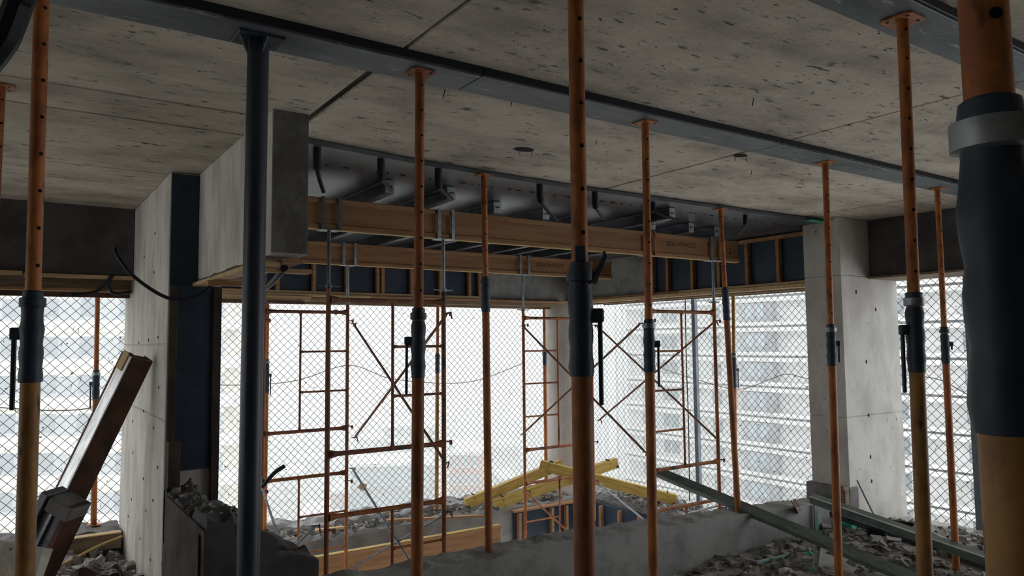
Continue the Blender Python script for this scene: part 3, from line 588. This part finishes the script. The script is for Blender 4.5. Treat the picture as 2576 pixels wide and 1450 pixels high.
cable('hanging_cable', 'thin dark cable hanging along the right mesh', 'cable', [(9.0, 8.25, 2.25), (9.0, 8.26, 1.2), (9.0, 8.25, .2), (9.0, 8.27, -.99)], .008, M_HOSE)
cable('hanging_cable', 'dark cable hanging beside the blue grey fence post at the right', 'cable', [(9.03, 3.9, 2.26), (9.04, 3.9, 1.2), (9.03, 3.9, .2), (9.04, 3.9, -.70)], .010, M_HOSE)
cable('rubber_strip', 'stiff black rod poking out to the right of the dark pipe', 'rod', [(2.37, 8.40, -.02), (2.50, 8.40, .12), (2.62, 8.40, .19)], .024, M_HOSE, 4)
cable('floor_cable', 'ochre cable lying over the rubble near the left kerb', 'cable', [(.35, 8.1, -.50), (.6, 8.35, -.47), (.82, 8.5, -.42), (1.03, 8.55, -.37)], .012, M_CABLE_Y)

# ================================================================== MESH FENCES
def fence(label, org, ud, L, z0, z1, p=.112, posts=(), r=.0038, nrm=None, seed=0):
    org = V(org); ud = V(ud).normalized(); nd = V((-ud.y, ud.x, 0))
    o = thing('chain_link_fence', label, 'fence', (org.x, org.y, z0))
    def P(u, z, s):
        d = .05*noise.noise(V((u*.9+seed, z*.9, 0)))
        return ud*(u+.010*noise.noise(V((u*3, z*3, seed)))+.02*noise.noise(V((u*.7, z*.7, seed+4)))) + nd*(d+s*.0022) + V((0, 0, z-z0+.008*noise.noise(V((u*3, z*3, seed+9)))))
    b = B(); H = z1-z0; n = int(L/p)+1; rows = int(H/p)
    for sgn in (1, -1):
        for k in range(-rows-1, n+rows+2):
            pts = []
            for j in range(2*rows+1):
                u = k*p+sgn*(j*p/2); z = z0+j*p/2
                if 0 <= u <= L: pts.append(P(u, z, sgn*(1 if j % 2 else -1)))
            if len(pts) > 1: b.sweep(pts, r, 3, False)
    w = fin(b, 'wire_mesh', M_WIRE, o); w['kind'] = 'stuff'
    for u, m, s in posts: fin(B().bev(-s+u*1.0, s+u, -s-.05-s, -.05, 0, H, .004, Matrix((ud, nd, V((0, 0, 1)))).transposed().to_4x4()), 'post', m, o)
    return o, P
ff, PF = fence('chain-link mesh stretched across the far side behind the scaffold towers', (1.45, 10.85, 0), (1, 0, 0), 7.75, -3.5, 2.5, seed=1)
fr, PR = fence('chain-link mesh along the right side before the white balcony building', (9.2, 10.85, 0), (0, -1, 0), 14.8, -3.5, 2.5, posts=((2.68, M_POSTB, .035), (6.8, M_POSTB, .04)), seed=2)
fl_, PL = fence('chain-link mesh in the left bay before the grey banded building', (-6, 9.36, 0), (1, 0, 0), 7.2, -1.2, 2.45, seed=3)
def bits(fo, P, L, z0, z1, n, seed, dense=None):
    rd = random.Random(seed); b = B()
    for k in range(n):
        u = rd.uniform(.05, L); z = rd.uniform(z0, z1)
        if dense: u = dense[0]+abs(rd.gauss(0, dense[1]))*rd.choice((-1, 1))
        if not 0 < u < L: continue
        c = P(u, z, 0); s = rd.choice((.004, .006, .008, .012))
        if rd.random() < .35: b.sweep([c, c+V((rd.uniform(-.02, .02), rd.uniform(-.02, .02), rd.uniform(-.07, .07)))], .003, 3)
        else: chunk(b, c, s, rd)
    q = fin(b, 'caught_debris', M_DEBRIS, fo); q['kind'] = 'stuff'
bits(ff, PF, 7.7, -.9, 2.1, 260, 1); bits(fr, PR, 8.5, -.9, 2.2, 700, 2, (5.2, 1.6)); bits(fl_, PL, 7.1, -.3, 2.0, 200, 3, (6.2, .7))
def ropes(label, P, org, z0, pts, r=.007):
    tag(fin(B().sweep(catm([V((org[0], org[1], z0))+P(u, z, 0) for u, z in pts], 8), r, 6), 'tie_rope', M_ROPE, None, True), label, 'rope')
ropes('pale sagging rope tied along the far mesh', PF, (1.45, 10.85), -3.5, [(.6, 1.02), (1.4, .98), (2.1, 1.02), (2.9, 1.22), (3.6, .99), (4.6, .88), (5.3, .92), (6.2, 1.18)])
ropes('pale rope slung over the right mesh', PR, (9.2, 10.85), -3.5, [(1.0, 1.35), (1.8, 1.1), (2.6, .93), (3.4, .80), (4.0, .98), (4.3, 1.06), (4.7, 1.0), (5.6, .98)])
ropes('thin rope tied to the mesh right of the pale column', PR, (9.2, 10.85), -3.5, [(6.0, 1.1), (6.4, 1.05), (6.8, .85), (7.4, .7)])
ropes('thin rope tied to the mesh of the left bay', PL, (-6, 9.36), -1.2, [(5.2, 1.05), (6.0, .92), (6.5, .86), (6.9, .88)])
# torn plastic net on the right mesh
b = B(); rd = random.Random(5); n = 60; vs = []
for k in range(n+1):
    z = 2.1-3.1*k/n; wv = .035+.025*math.sin(k*.7)+.05*k/n
    for j in range(5):
        u = 4.02+.06*math.sin(k*.23)+(j-2)/2*wv; vs.append((9.12+.03*math.sin(k*1.3+j*2), 10.85-u, z))
b.add(vs, [(k*5+j, k*5+j+1, k*5+j+6, k*5+j+5) for k in range(n) for j in range(4)])
tag(fin(b, 'torn_net', M_NET), 'torn translucent plastic net strip hanging down the right mesh', 'net')
tag(fin(B().bev(-.06, .06, -.004, .004, -.05, .05, .002), 'cardboard_scrap', M_PALET), 'small tan cardboard scrap caught in the far mesh', 'scrap').matrix_world = Matrix.Translation((4.55, 10.76, -.62)) @ Matrix.Rotation(.5, 4, 'Y')

# ================================================================== LEANING STEEL, LEFT
o, L = along('steel_waler', 'long rust-brown steel waler with a cement-whitened flange leaning on the left pier', 'steel beam', (.16, 7.55, ZF+.05), (.93, 7.03, 1.46), 0, (-.87, -.45, .2))
fin(B().bev(0, L, -.075, .046, .10, .112, .002), 'white_flange', M_WHITECEM, o)
fin(B().bev(0, L, .012, .024, -.10, .10, .002), 'web', M_RUST, o); fin(B().bev(0, L, -.045, .075, -.112, -.10, .002), 'back_flange', M_RUST, o)
fin(B().bev(0, L, -.075, -.03, -.10, .098, .003), 'side_channel', M_RUST, o); fin(B().bev(0, L, .046, .075, .02, .112, .003), 'edge_angle', M_RUST, o)
fin(B().bev(L-.14, L+.02, -.04, .04, .112, .122, .002), 'end_patch', M_PALET, o)
for k in range(14): fin(B().tube((.2+k*.15, .0755, .07), (.2+k*.15, .0765, .07), .005, 6), 'punched_hole', M_WHITECEM, o)
o, L = along('steel_waler', 'short thick steel waler with a greyish capped end leaning in front of the longer one', 'steel beam', (-.10, 5.85, ZF+.06), (.33, 5.45, .62), 0, (-.55, -.83, .25))
fin(B().bev(0, L, -.13, -.09, -.09, .09, .004), 'side_channel', M_RUST, o); fin(B().bev(0, L, .05, .10, -.09, .09, .004), 'side_channel', M_STEEL, o)
fin(B().bev(0, L-.01, -.09, .05, -.06, .05, .004), 'web', M_STEEL, o); fin(B().bev(L-.09, L, -.132, .03, -.092, .095, .006), 'capped_end', M_DARKC, o)
fin(B().bev(0, L-.02, -.02, .0, .05, .07, .002), 'edge_strip', M_GALV, o)
o, L = along('concrete_slab_piece', 'pale broken slab piece leaning at the bottom left edge behind the near prop', 'slab piece', (-.22, 4.9, ZF+.03), (.10, 5.05, .45), 0, (-.5, -.8, .3)); fin(rough_top(0, L, -.16, .16, -.05, lambda x, y: .04, .02, .05), 'slab', M_CONC, o)
o = thing('tool_bag', 'crumpled dark maroon plastic sack lying by the foot of the left pier', 'bag', (.70, 7.35, ZF))
b = B(); vs = []; nn = 14
for j in range(nn+1):
    for i in range(nn+1):
        x = (i/nn-.5)*.5; y = (j/nn-.5)*.5; e = min(i, nn-i, j, nn-j)/nn*2
        vs.append((x, y, .001+.24*min(1, e*2.2)**.6*(1+.5*noise.noise(V((x*7, y*7, 1))))+(.03 if e > .2 else 0)*noise.noise(V((x*20, y*20, 2)))))
b.add(vs, [(j*(nn+1)+i, j*(nn+1)+i+1, (j+1)*(nn+1)+i+1, (j+1)*(nn+1)+i) for j in range(nn) for i in range(nn)]); fin(b, 'sack', M_MAROON, o)
fin(B().bev(-.10, .12, -.05, .05, .16, .22, .02), 'folded_flap', M_MAROON, o)

# ================================================================== LEANING STEEL AND CLUTTER, RIGHT
def chan(label, p0, p1, w, h, m, upv=(0, 0, 1), edge=None):
    o, L = along('steel_channel', label, 'steel channel', p0, p1, 0, upv, 'loose steel channels')
    fin(B().bev(0, L, -w/2, w/2, 0, .006, .001), 'web', m, o)
    for s in (-1, 1): fin(B().bev(0, L, s*(w/2-.003)-.003, s*(w/2-.003)+.003, -h, .0, .001), 'flange', m, o)
    if edge: fin(B().bev(0, L, -w/2, -w/2+.02, .006, .010, .001), 'pale_edge', edge, o)
    return o
chan('long grey green steel channel leaning over the low beam into the opening', (6.27, 6.25, .055), (6.30, 3.0, -.49), .115, .05, M_GREENST, (-.5, 0, 1))
chan('dark steel channel with a pale edge sloping down past the right column foot', (7.05, 4.78, -.09), (6.92, 2.6, -.36), .09, .07, M_GREENST, (-.35, -.25, 1), M_CONCL)
chan('lower dark steel channel lying beside the pale-edged one', (7.35, 4.75, -.28), (7.2, 2.6, -.50), .08, .06, M_STEEL, (-.3, 0, 1))
o = thing('perforated_plate', 'small bent perforated steel plate at the top end of the sloping channel', 'metal plate', (6.98, 4.95, -.22), (math.radians(62), .3, .6))
fin(B().bev(-.13, .05, -.08, .06, 0, .006, .001), 'plate', M_RUST, o); fin(B().bev(.05, .12, -.06, .07, .0, .006, .001, Matrix.Rotation(-.5, 4, 'Y')), 'bent_tab', M_RUST, o)
for x, y in ((-.11, -.06), (-.11, .04), (-.03, -.06), (-.03, .04)): fin(B().tube((x, y, -.0005), (x, y, .0065), .009, 8), 'punched_hole', M_CONCL, o)
cable('steel_rod', 'thin dark steel rod leaning against the foot of the right column', 'rod', [(7.86, 4.75, -.02), (7.5, 4.35, -.30), (7.1, 3.9, -.50)], .009, M_STEEL, 2)
cable('steel_rod', 'thin rod crossing the rubble toward the bottom right', 'rod', [(7.4, 4.3, -.36), (7.0, 3.7, -.46), (6.6, 3.1, -.54)], .008, M_GALV, 2)
o = thing('clamp_rod', 'grey steel tie rod with a collar lying on the rubble at the lower right', 'rod', (0, 0, 0)); fin(B().tube((7.75, 4.1, -.33), (6.75, 2.7, -.42), .016, 10), 'rod', M_GALV, o, True); fin(B().sweep([(7.30, 3.47, -.372), (7.22, 3.36, -.379)], .028, 10), 'collar', M_GALV, o, True)
o, L = along('metal_sheet', 'pale grey metal sheet propped behind the prop before the right column', 'metal sheet', (5.75, 3.70, -.585), (6.62, 4.20, -.42), 0, (-.6, -.35, 1)); fin(B().bev(0, L, -.17, .17, 0, .008, .002), 'sheet', M_SHEET, o)
o = thing('black_crate', 'open black box lying in the rubble right of the green tub', 'box', (7.55, 4.2, -.56), (0, 0, .25))
for a in ((-.28, .28, -.17, -.155, 0, .2), (-.28, .28, .155, .17, 0, .2), (-.28, -.265, -.155, .155, 0, .2), (.265, .28, -.155, .155, 0, .2), (-.265, .265, -.155, .155, 0, .012)): fin(B().bev(*a, .003), 'side', M_HOSE, o)
o = thing('green_tub', 'cut-open bright green plastic tub at the foot of the right column', 'tub', (7.58, 4.72, -.52), (.1, 0, .3))
for a in ((-.12, .12, -.07, -.06, 0, .11), (-.12, -.11, -.06, .06, 0, .11), (.11, .12, -.06, .06, 0, .09), (-.11, .11, -.06, .06, 0, .01), (-.12, .12, .06, .07, 0, .07)): fin(B().bev(*a, .003), 'wall', M_GREEN, o)
def lump(name, label, cat, loc, r, m, sq=.6, seed=0):
    b = B(); nn, mm = 8, 12; vs = []; fs = []
    for i in range(nn+1):
        for j in range(mm):
            th = math.pi*i/nn; ph = 2*math.pi*j/mm; d = V((math.sin(th)*math.cos(ph), math.sin(th)*math.sin(ph), math.cos(th)*sq)); vs.append(d*r*(1+.35*noise.noise(d*2+V((seed, 0, 0)))))
    for i in range(nn):
        for j in range(mm): fs.append((i*mm+j, i*mm+(j+1) % mm, (i+1)*mm+(j+1) % mm, (i+1)*mm+j))
    o = tag(fin(b.add(vs, fs), name, m, None), label, cat); o.location = loc; return o
lump('plastic_scrap', 'crumpled teal plastic scrap beside the metal sheet', 'scrap', (6.35, 4.35, -.50), .07, M_GREEN, .6, 3)
lump('plastic_scrap', 'small green plastic scrap in the rubble at the bottom', 'scrap', (6.05, 4.15, -.53), .06, M_GREEN, .7, 5)
lump('paper_scrap', 'crumpled whitish scrap in the rubble at the bottom', 'scrap', (5.85, 4.25, -.54), .07, M_CONCL, .6, 8)
lump('timber_scrap', 'small orange timber scrap in the rubble behind the black box', 'scrap', (7.35, 3.75, -.42), .05, M_PALET, .8, 9)
cable('pipe_offcut', 'short pale cyan plastic pipe offcut on the rubble', 'pipe', [(5.82, 4.55, -.515), (6.05, 4.50, -.50), (6.25, 4.44, -.485)], .018, M_CYAN, 2)
o = thing('green_form_edge', 'dark green steel form edge standing against the end of the low beam', 'form', (7.28, 4.90, -.55)); fin(B().bev(-.03, .03, -.012, .0, 0, .42, .003), 'edge', M_GREENST, o); fin(B().bev(.03, .042, -.012, -.002, .02, .40, .002), 'green_lip', M_GREEN, o)
o = thing('column_kicker', 'dark timber kicker post below the footing of the right column', 'post', (7.70, 4.86, -.58)); fin(B().bev(0, .11, -.04, .05, 0, .50, .004), 'post', M_OLDT, o); fin(B().bev(.01, .05, -.05, -.04, .06, .46, .003), 'cleat', M_OLDT, o)
tag(fin(B().bev(7.55, 7.86, 4.98, 5.05, ZD-.012, ZD-.001, .002), 'green_tape', M_GREEN), 'strip of green tape on the soffit at the top of the right column', 'tape')

# rubble
def rubble(label, gen, n, seed, rmin=.012, rmax=.05):
    rd = random.Random(seed); b = B()
    for k in range(n):
        x, y, z = gen(rd); r = rmin+(rmax-rmin)*rd.random()**3; chunk(b, (x, y, z+r*.3), r, rd)
    tag(fin(b, 'rubble', M_RUBBLE), label, 'rubble', None, 'stuff')
def heap(x, y): return ZF+.16*math.exp(-((x-7.4)**2/1.2+(y-4.0)**2/.9))+.05*math.exp(-((x-6.2)**2+(y-4.4)**2)/.3)
b = B(); nx, ny = 60, 50; vs = [(4.6+4.1*i/nx, 2.2+2.72*j/ny, 0) for j in range(ny+1) for i in range(nx+1)]
vs = [(x, y, heap(x, y)+.012+.03*noise.fractal(V((x*4, y*4, 2)), 1, 2, 4)) for x, y, z in vs]
b.add(vs, [(j*(nx+1)+i, j*(nx+1)+i+1, (j+1)*(nx+1)+i+1, (j+1)*(nx+1)+i) for j in range(ny) for i in range(nx)])
tag(fin(b, 'rubble_heap', M_RUBBLE), 'grey rubble heap at the foot of the right column', 'rubble', None, 'stuff')
def g1(rd):
    x, y = rd.uniform(4.7, 8.6), rd.uniform(2.5, 4.9); return x, y, heap(x, y)+.01
rubble('broken concrete bits on the floor before the right column', g1, 2600, 11, .010, .065)
rubble('broken concrete bits on the floor at the lower left', lambda rd: (rd.uniform(-.6, 1.03), rd.uniform(6.6, 8.7), ZF+rd.random()**2*.12), 900, 12, .015, .08)
rubble('broken concrete bits along the top of the far edge beam', lambda rd: (rd.uniform(1.9, 8.4), rd.uniform(9.98, 10.7), -1.05+rd.uniform(-.02, .05)), 2200, 13, .01, .05)
rubble('broken concrete bits along the top of the right edge beam', lambda rd: (rd.uniform(8.32, 9.05), rd.uniform(5.4, 9.9), -1.03+rd.uniform(-.02, .05)), 1000, 14, .01, .05)
def g5(rd):
    x, y = rd.uniform(1.1, 1.46), rd.uniform(5.0, 6.4); return x, y, stub_z(x, y)+.10*noise.fractal(V((x*5+5, y*5, 3.5)), 1.0, 2.0, 4)-.005
rubble('broken bits on top of the broken wall stub', g5, 160, 15, .012, .035)
for k in range(5): 
    x = 3.0+k*.72+rd.uniform(-.2, .2)
    tag(fin(B().sweep(catm([(x, 9.99, -1.02), (x+.01, 9.98, -.90), (x+.05, 9.98, -.88), (x+.07, 9.98, -.96)], 5), .005, 6), 'rebar_hook', M_RUST, None, True), 'bent rusty rebar hook on the far edge beam, '+('nearest the dark pipe', 'second from the dark pipe', 'between the left tower legs', 'fourth from the dark pipe', 'farthest from the dark pipe')[k], 'rebar', 'rebar hooks on the far edge beam')

# ================================================================== OUTSIDE
structure('ground', B().box(-400, 700, 12, 900, -40.5, -40), M_GROUND, 'hazy city ground far below', 'ground')
def building(label, loc, rz, w, d, h, zb, m, floors, cols, wm=M_BGLASS, fh_=3.3, wz=1.0, wh=1.4, ww=1.6, band=None, roof=True, balcony=0, panes=False, start=0, depth=.25, side=False):
    o = thing('building', label, 'building', (loc[0], loc[1], zb), (0, 0, rz))
    fin(B().box(-w/2, w/2, 0, d, 0, h), 'walls', m, o)
    if roof: fin(B().box(-w/2-.3, w/2+.3, -.3, d+.3, h, h+.5), 'roof_slab', M_BWHITE, o)
    wm_ = B().bev(-ww/2, ww/2, -.06, .05, 0, wh, .01).mesh('window'); wm_.materials.append(wm)
    pm = B().box(-ww/2-.12, ww/2+.12, -.09, .0, -.16, -.02).mesh('sill'); pm.materials.append(M_BWHITE)
    for f in range(start, floors):
        z = f*fh_
        if band: 
            for (za, zb_, dep, bm) in band: fin(B().box(-w/2-.05, w/2+.05, -dep, .0, z+za, z+zb_), 'floor_band', bm, o)
        for c in range(cols):
            x = -w/2+w*(c+.5)/cols
            q = link('window', wm_, o); q.location = (x, 0, z+wz)
            if panes: s = link('sill', pm, q)
    return o
# white balcony building to the right: facade plane faces -X
fhh = 3.3
o = building('tall white building with stacked balcony bands behind the right mesh', (70, 42, 0), -math.pi/2, 66, 16, 25*fhh, -40, M_BWALL, 25, 0, band=((-.45, .0, 1.2, M_BPALE), (.25, .62, 1.35, M_BPALE)))
wmesh = {}
for wx, ww in ((-29.5, 1.2), (-25, 2.6), (-17.5, 1.4), (-3, 1.4), (4, 2.2), (11, 1.5), (19, 2.6), (27, 1.5)):
    if ww not in wmesh:
        wmesh[ww] = (B().bev(-ww/2, ww/2, -.06, .05, 0, 1.5, .01).mesh('window'), B().box(-.05, .05, -.10, -.05, .03, 1.47).mesh('mullion'))
        wmesh[ww][0].materials.append(M_BDARKG); wmesh[ww][1].materials.append(M_BPALE)
    for f in range(5, 21):
        q = link('window', wmesh[ww][0], o); q.location = (wx, 0, f*fhh+1.0); link('mullion', wmesh[ww][1], q)
bay = B().box(-2.1, 2.1, -1.1, -.4, .62, 2.75).mesh('glazed_bay'); bay.materials.append(M_BDARK)
bpane = B().box(-1.2, -.3, -1.14, -1.09, 1.2, 2.5).box(.3, 1.2, -1.14, -1.09, 1.2, 2.5).mesh('pane'); bpane.materials.append(M_BGLASS)
for bx_ in (-11, 22):
    for f in range(5, 21):
        q = link('glazed_bay', bay, o); q.location = (bx_, 0, f*fhh); link('pane', bpane, q)
# left banded building facing the viewer
ang = math.atan2(rt.y, rt.x)
c = V((0, 0, 1.55))+fh*64+rt*(-40)
building('pale building with grey window bands behind the left mesh', (c.x, c.y, 0), ang+.03, 30, 14, 24*fhh, -40, M_BCREAM, 24, 9, wm=M_BDARKG, band=((-.1, .0, .3, M_BWHITE),), wz=1.2, wh=1.6, ww=1.5)
o = bpy.data.objects['building.001']
for f in range(6, 20): fin(B().box(-15.02, 15.02, -.05, 0, f*fhh+.9, f*fhh+2.7), 'window_band', M_BGREY, o)
for f in range(6, 20): fin(B().box(14.6, 16.0, -.6, 3, f*fhh+.0, f*fhh+1.0), 'balcony', M_BWHITE, o)
def at(pxx, D): return V((0, 0, 1.55))+fh*D+rt*((pxx-1288)/1860*D)
def zpx(py_, D): return 1.55+D*(math.tan(P_)-(py_-725)/1860*1.0)
def block(label, px0, px1, ytop, D, m, floors, cols, rz=0, ww=2.0, wh=1.6, d=12, **k):
    c = at((px0+px1)/2, D); w = (px1-px0)/1860*D; zt = zpx(ytop, D); h = zt+40
    return building(label, (c.x, c.y, 0), ang+rz, w, d, h, -40, m, floors, cols, ww=min(ww, w/cols*.7), wh=wh, fh_=h/floors, wz=h/floors*.35, panes=True, **k)
block('grey mid-rise block with two rows of big windows seen through the left tower', 885, 1085, 1165, 120, M_BGREY, 5, 4, .12, 3.2, 2.4, d=10)
block('grey concrete block rising behind the mid-rise block', 965, 1100, 1070, 165, M_BCREAM, 8, 5, .1)
block('brick apartment block left of the yellow beams', 1130, 1200, 1140, 125, M_BBRICK, 8, 3, -.1)
block('pale block with a green glazed top beside the brick block', 1145, 1180, 1120, 150, M_BGREY, 9, 2, .2)
block('white block with small dark windows right of the left pier', 548, 612, 1112, 110, M_BWHITE, 9, 5, .25, 1.0, 1.0)
block('low white house with a flat roof beyond the left scaffold', 705, 760, 1185, 190, M_BWHITE, 3, 4, .2)
block('low cream house near the left scaffold', 740, 800, 1150, 240, M_BCREAM, 3, 4, -.2)
block('pinkish house between the scaffold legs', 835, 880, 1230, 140, M_BBRICK, 3, 3, .1)
block('distant orange-brown block behind the left tower', 895, 960, 1100, 230, M_BBRICK, 7, 4, .1)
block('slim distant tower right of the round column', 1490, 1530, 870, 220, M_BWHITE, 22, 2, .3)
block('broad distant tower beside the lattice mast', 1545, 1600, 800, 260, M_BWHITE, 26, 3, .3)
block('distant grey slab block low beside the round column', 1200, 1300, 1120, 260, M_BGREY, 6, 6, .0)
block('distant pale block left of the round column', 1290, 1360, 1080, 320, M_BWHITE, 8, 5, -.1)
block('low wide hall roof far below the left tower', 760, 870, 1290, 135, M_BCREAM, 2, 6, .15)
for lab, px0, px1, yt, D, m_ in (('small white house far off between the round column and the slim tower', 1440, 1475, 1125, 300, M_BWHITE), ('small brick house far off left of the grey slab block', 1205, 1235, 1160, 230, M_BBRICK),
        ('small cream house far off behind the dark pipe', 640, 690, 1110, 330, M_BCREAM), ('small white house far off behind the left tower brace', 800, 840, 1120, 300, M_BWHITE), ('small grey house far off right of the brick block', 1255, 1290, 1200, 190, M_BGREY)):
    block(lab, px0, px1, yt, D, m_, 3, 3, .15)
# lattice mast
c = at(1556, 150); o = thing('lattice_mast', 'faint lattice crane mast in the haze right of the round column', 'mast', (c.x, c.y, -40), (0, 0, ang))
H = zpx(735, 150)+40
for sx in (-.7, .7):
    for sy in (-.7, .7): fin(B().box(sx-.09, sx+.09, sy-.09, sy+.09, 0, H), 'chord', M_BGREY, o)
k = 0
while k*1.6 < H-1.6:
    s = 1 if k % 2 else -1
    for sy in (-.7, .7): fin(B().tube((-.7*s, sy, k*1.6), (.7*s, sy, k*1.6+1.6), .05, 5), 'lacing', M_BGREY, o)
    k += 1

# ================================================================== HAZE over the city
hz = bpy.data.materials.new('city haze'); hz.use_nodes = True; nt = hz.node_tree; nt.nodes.remove(nt.nodes['Principled BSDF'])
vsn = nt.nodes.new('ShaderNodeVolumeScatter'); vsn.inputs['Color'].default_value = (.96, .985, 1, 1); vsn.inputs['Density'].default_value = .0062; vsn.inputs['Anisotropy'].default_value = .2
vab = nt.nodes.new('ShaderNodeVolumeAbsorption'); vab.inputs['Color'].default_value = (.5, .5, .5, 1); vab.inputs['Density'].default_value = .0022
vad = nt.nodes.new('ShaderNodeAddShader'); nt.links.new(vsn.outputs[0], vad.inputs[0]); nt.links.new(vab.outputs[0], vad.inputs[1])
nt.links.new(vad.outputs[0], nt.nodes['Material Output'].inputs['Volume'])
hb = fin(B().box(-380, 680, 26, 880, -39.9, 60), 'haze', hz); tag(hb, 'pale haze hanging over the city outside', 'haze', None, 'stuff')
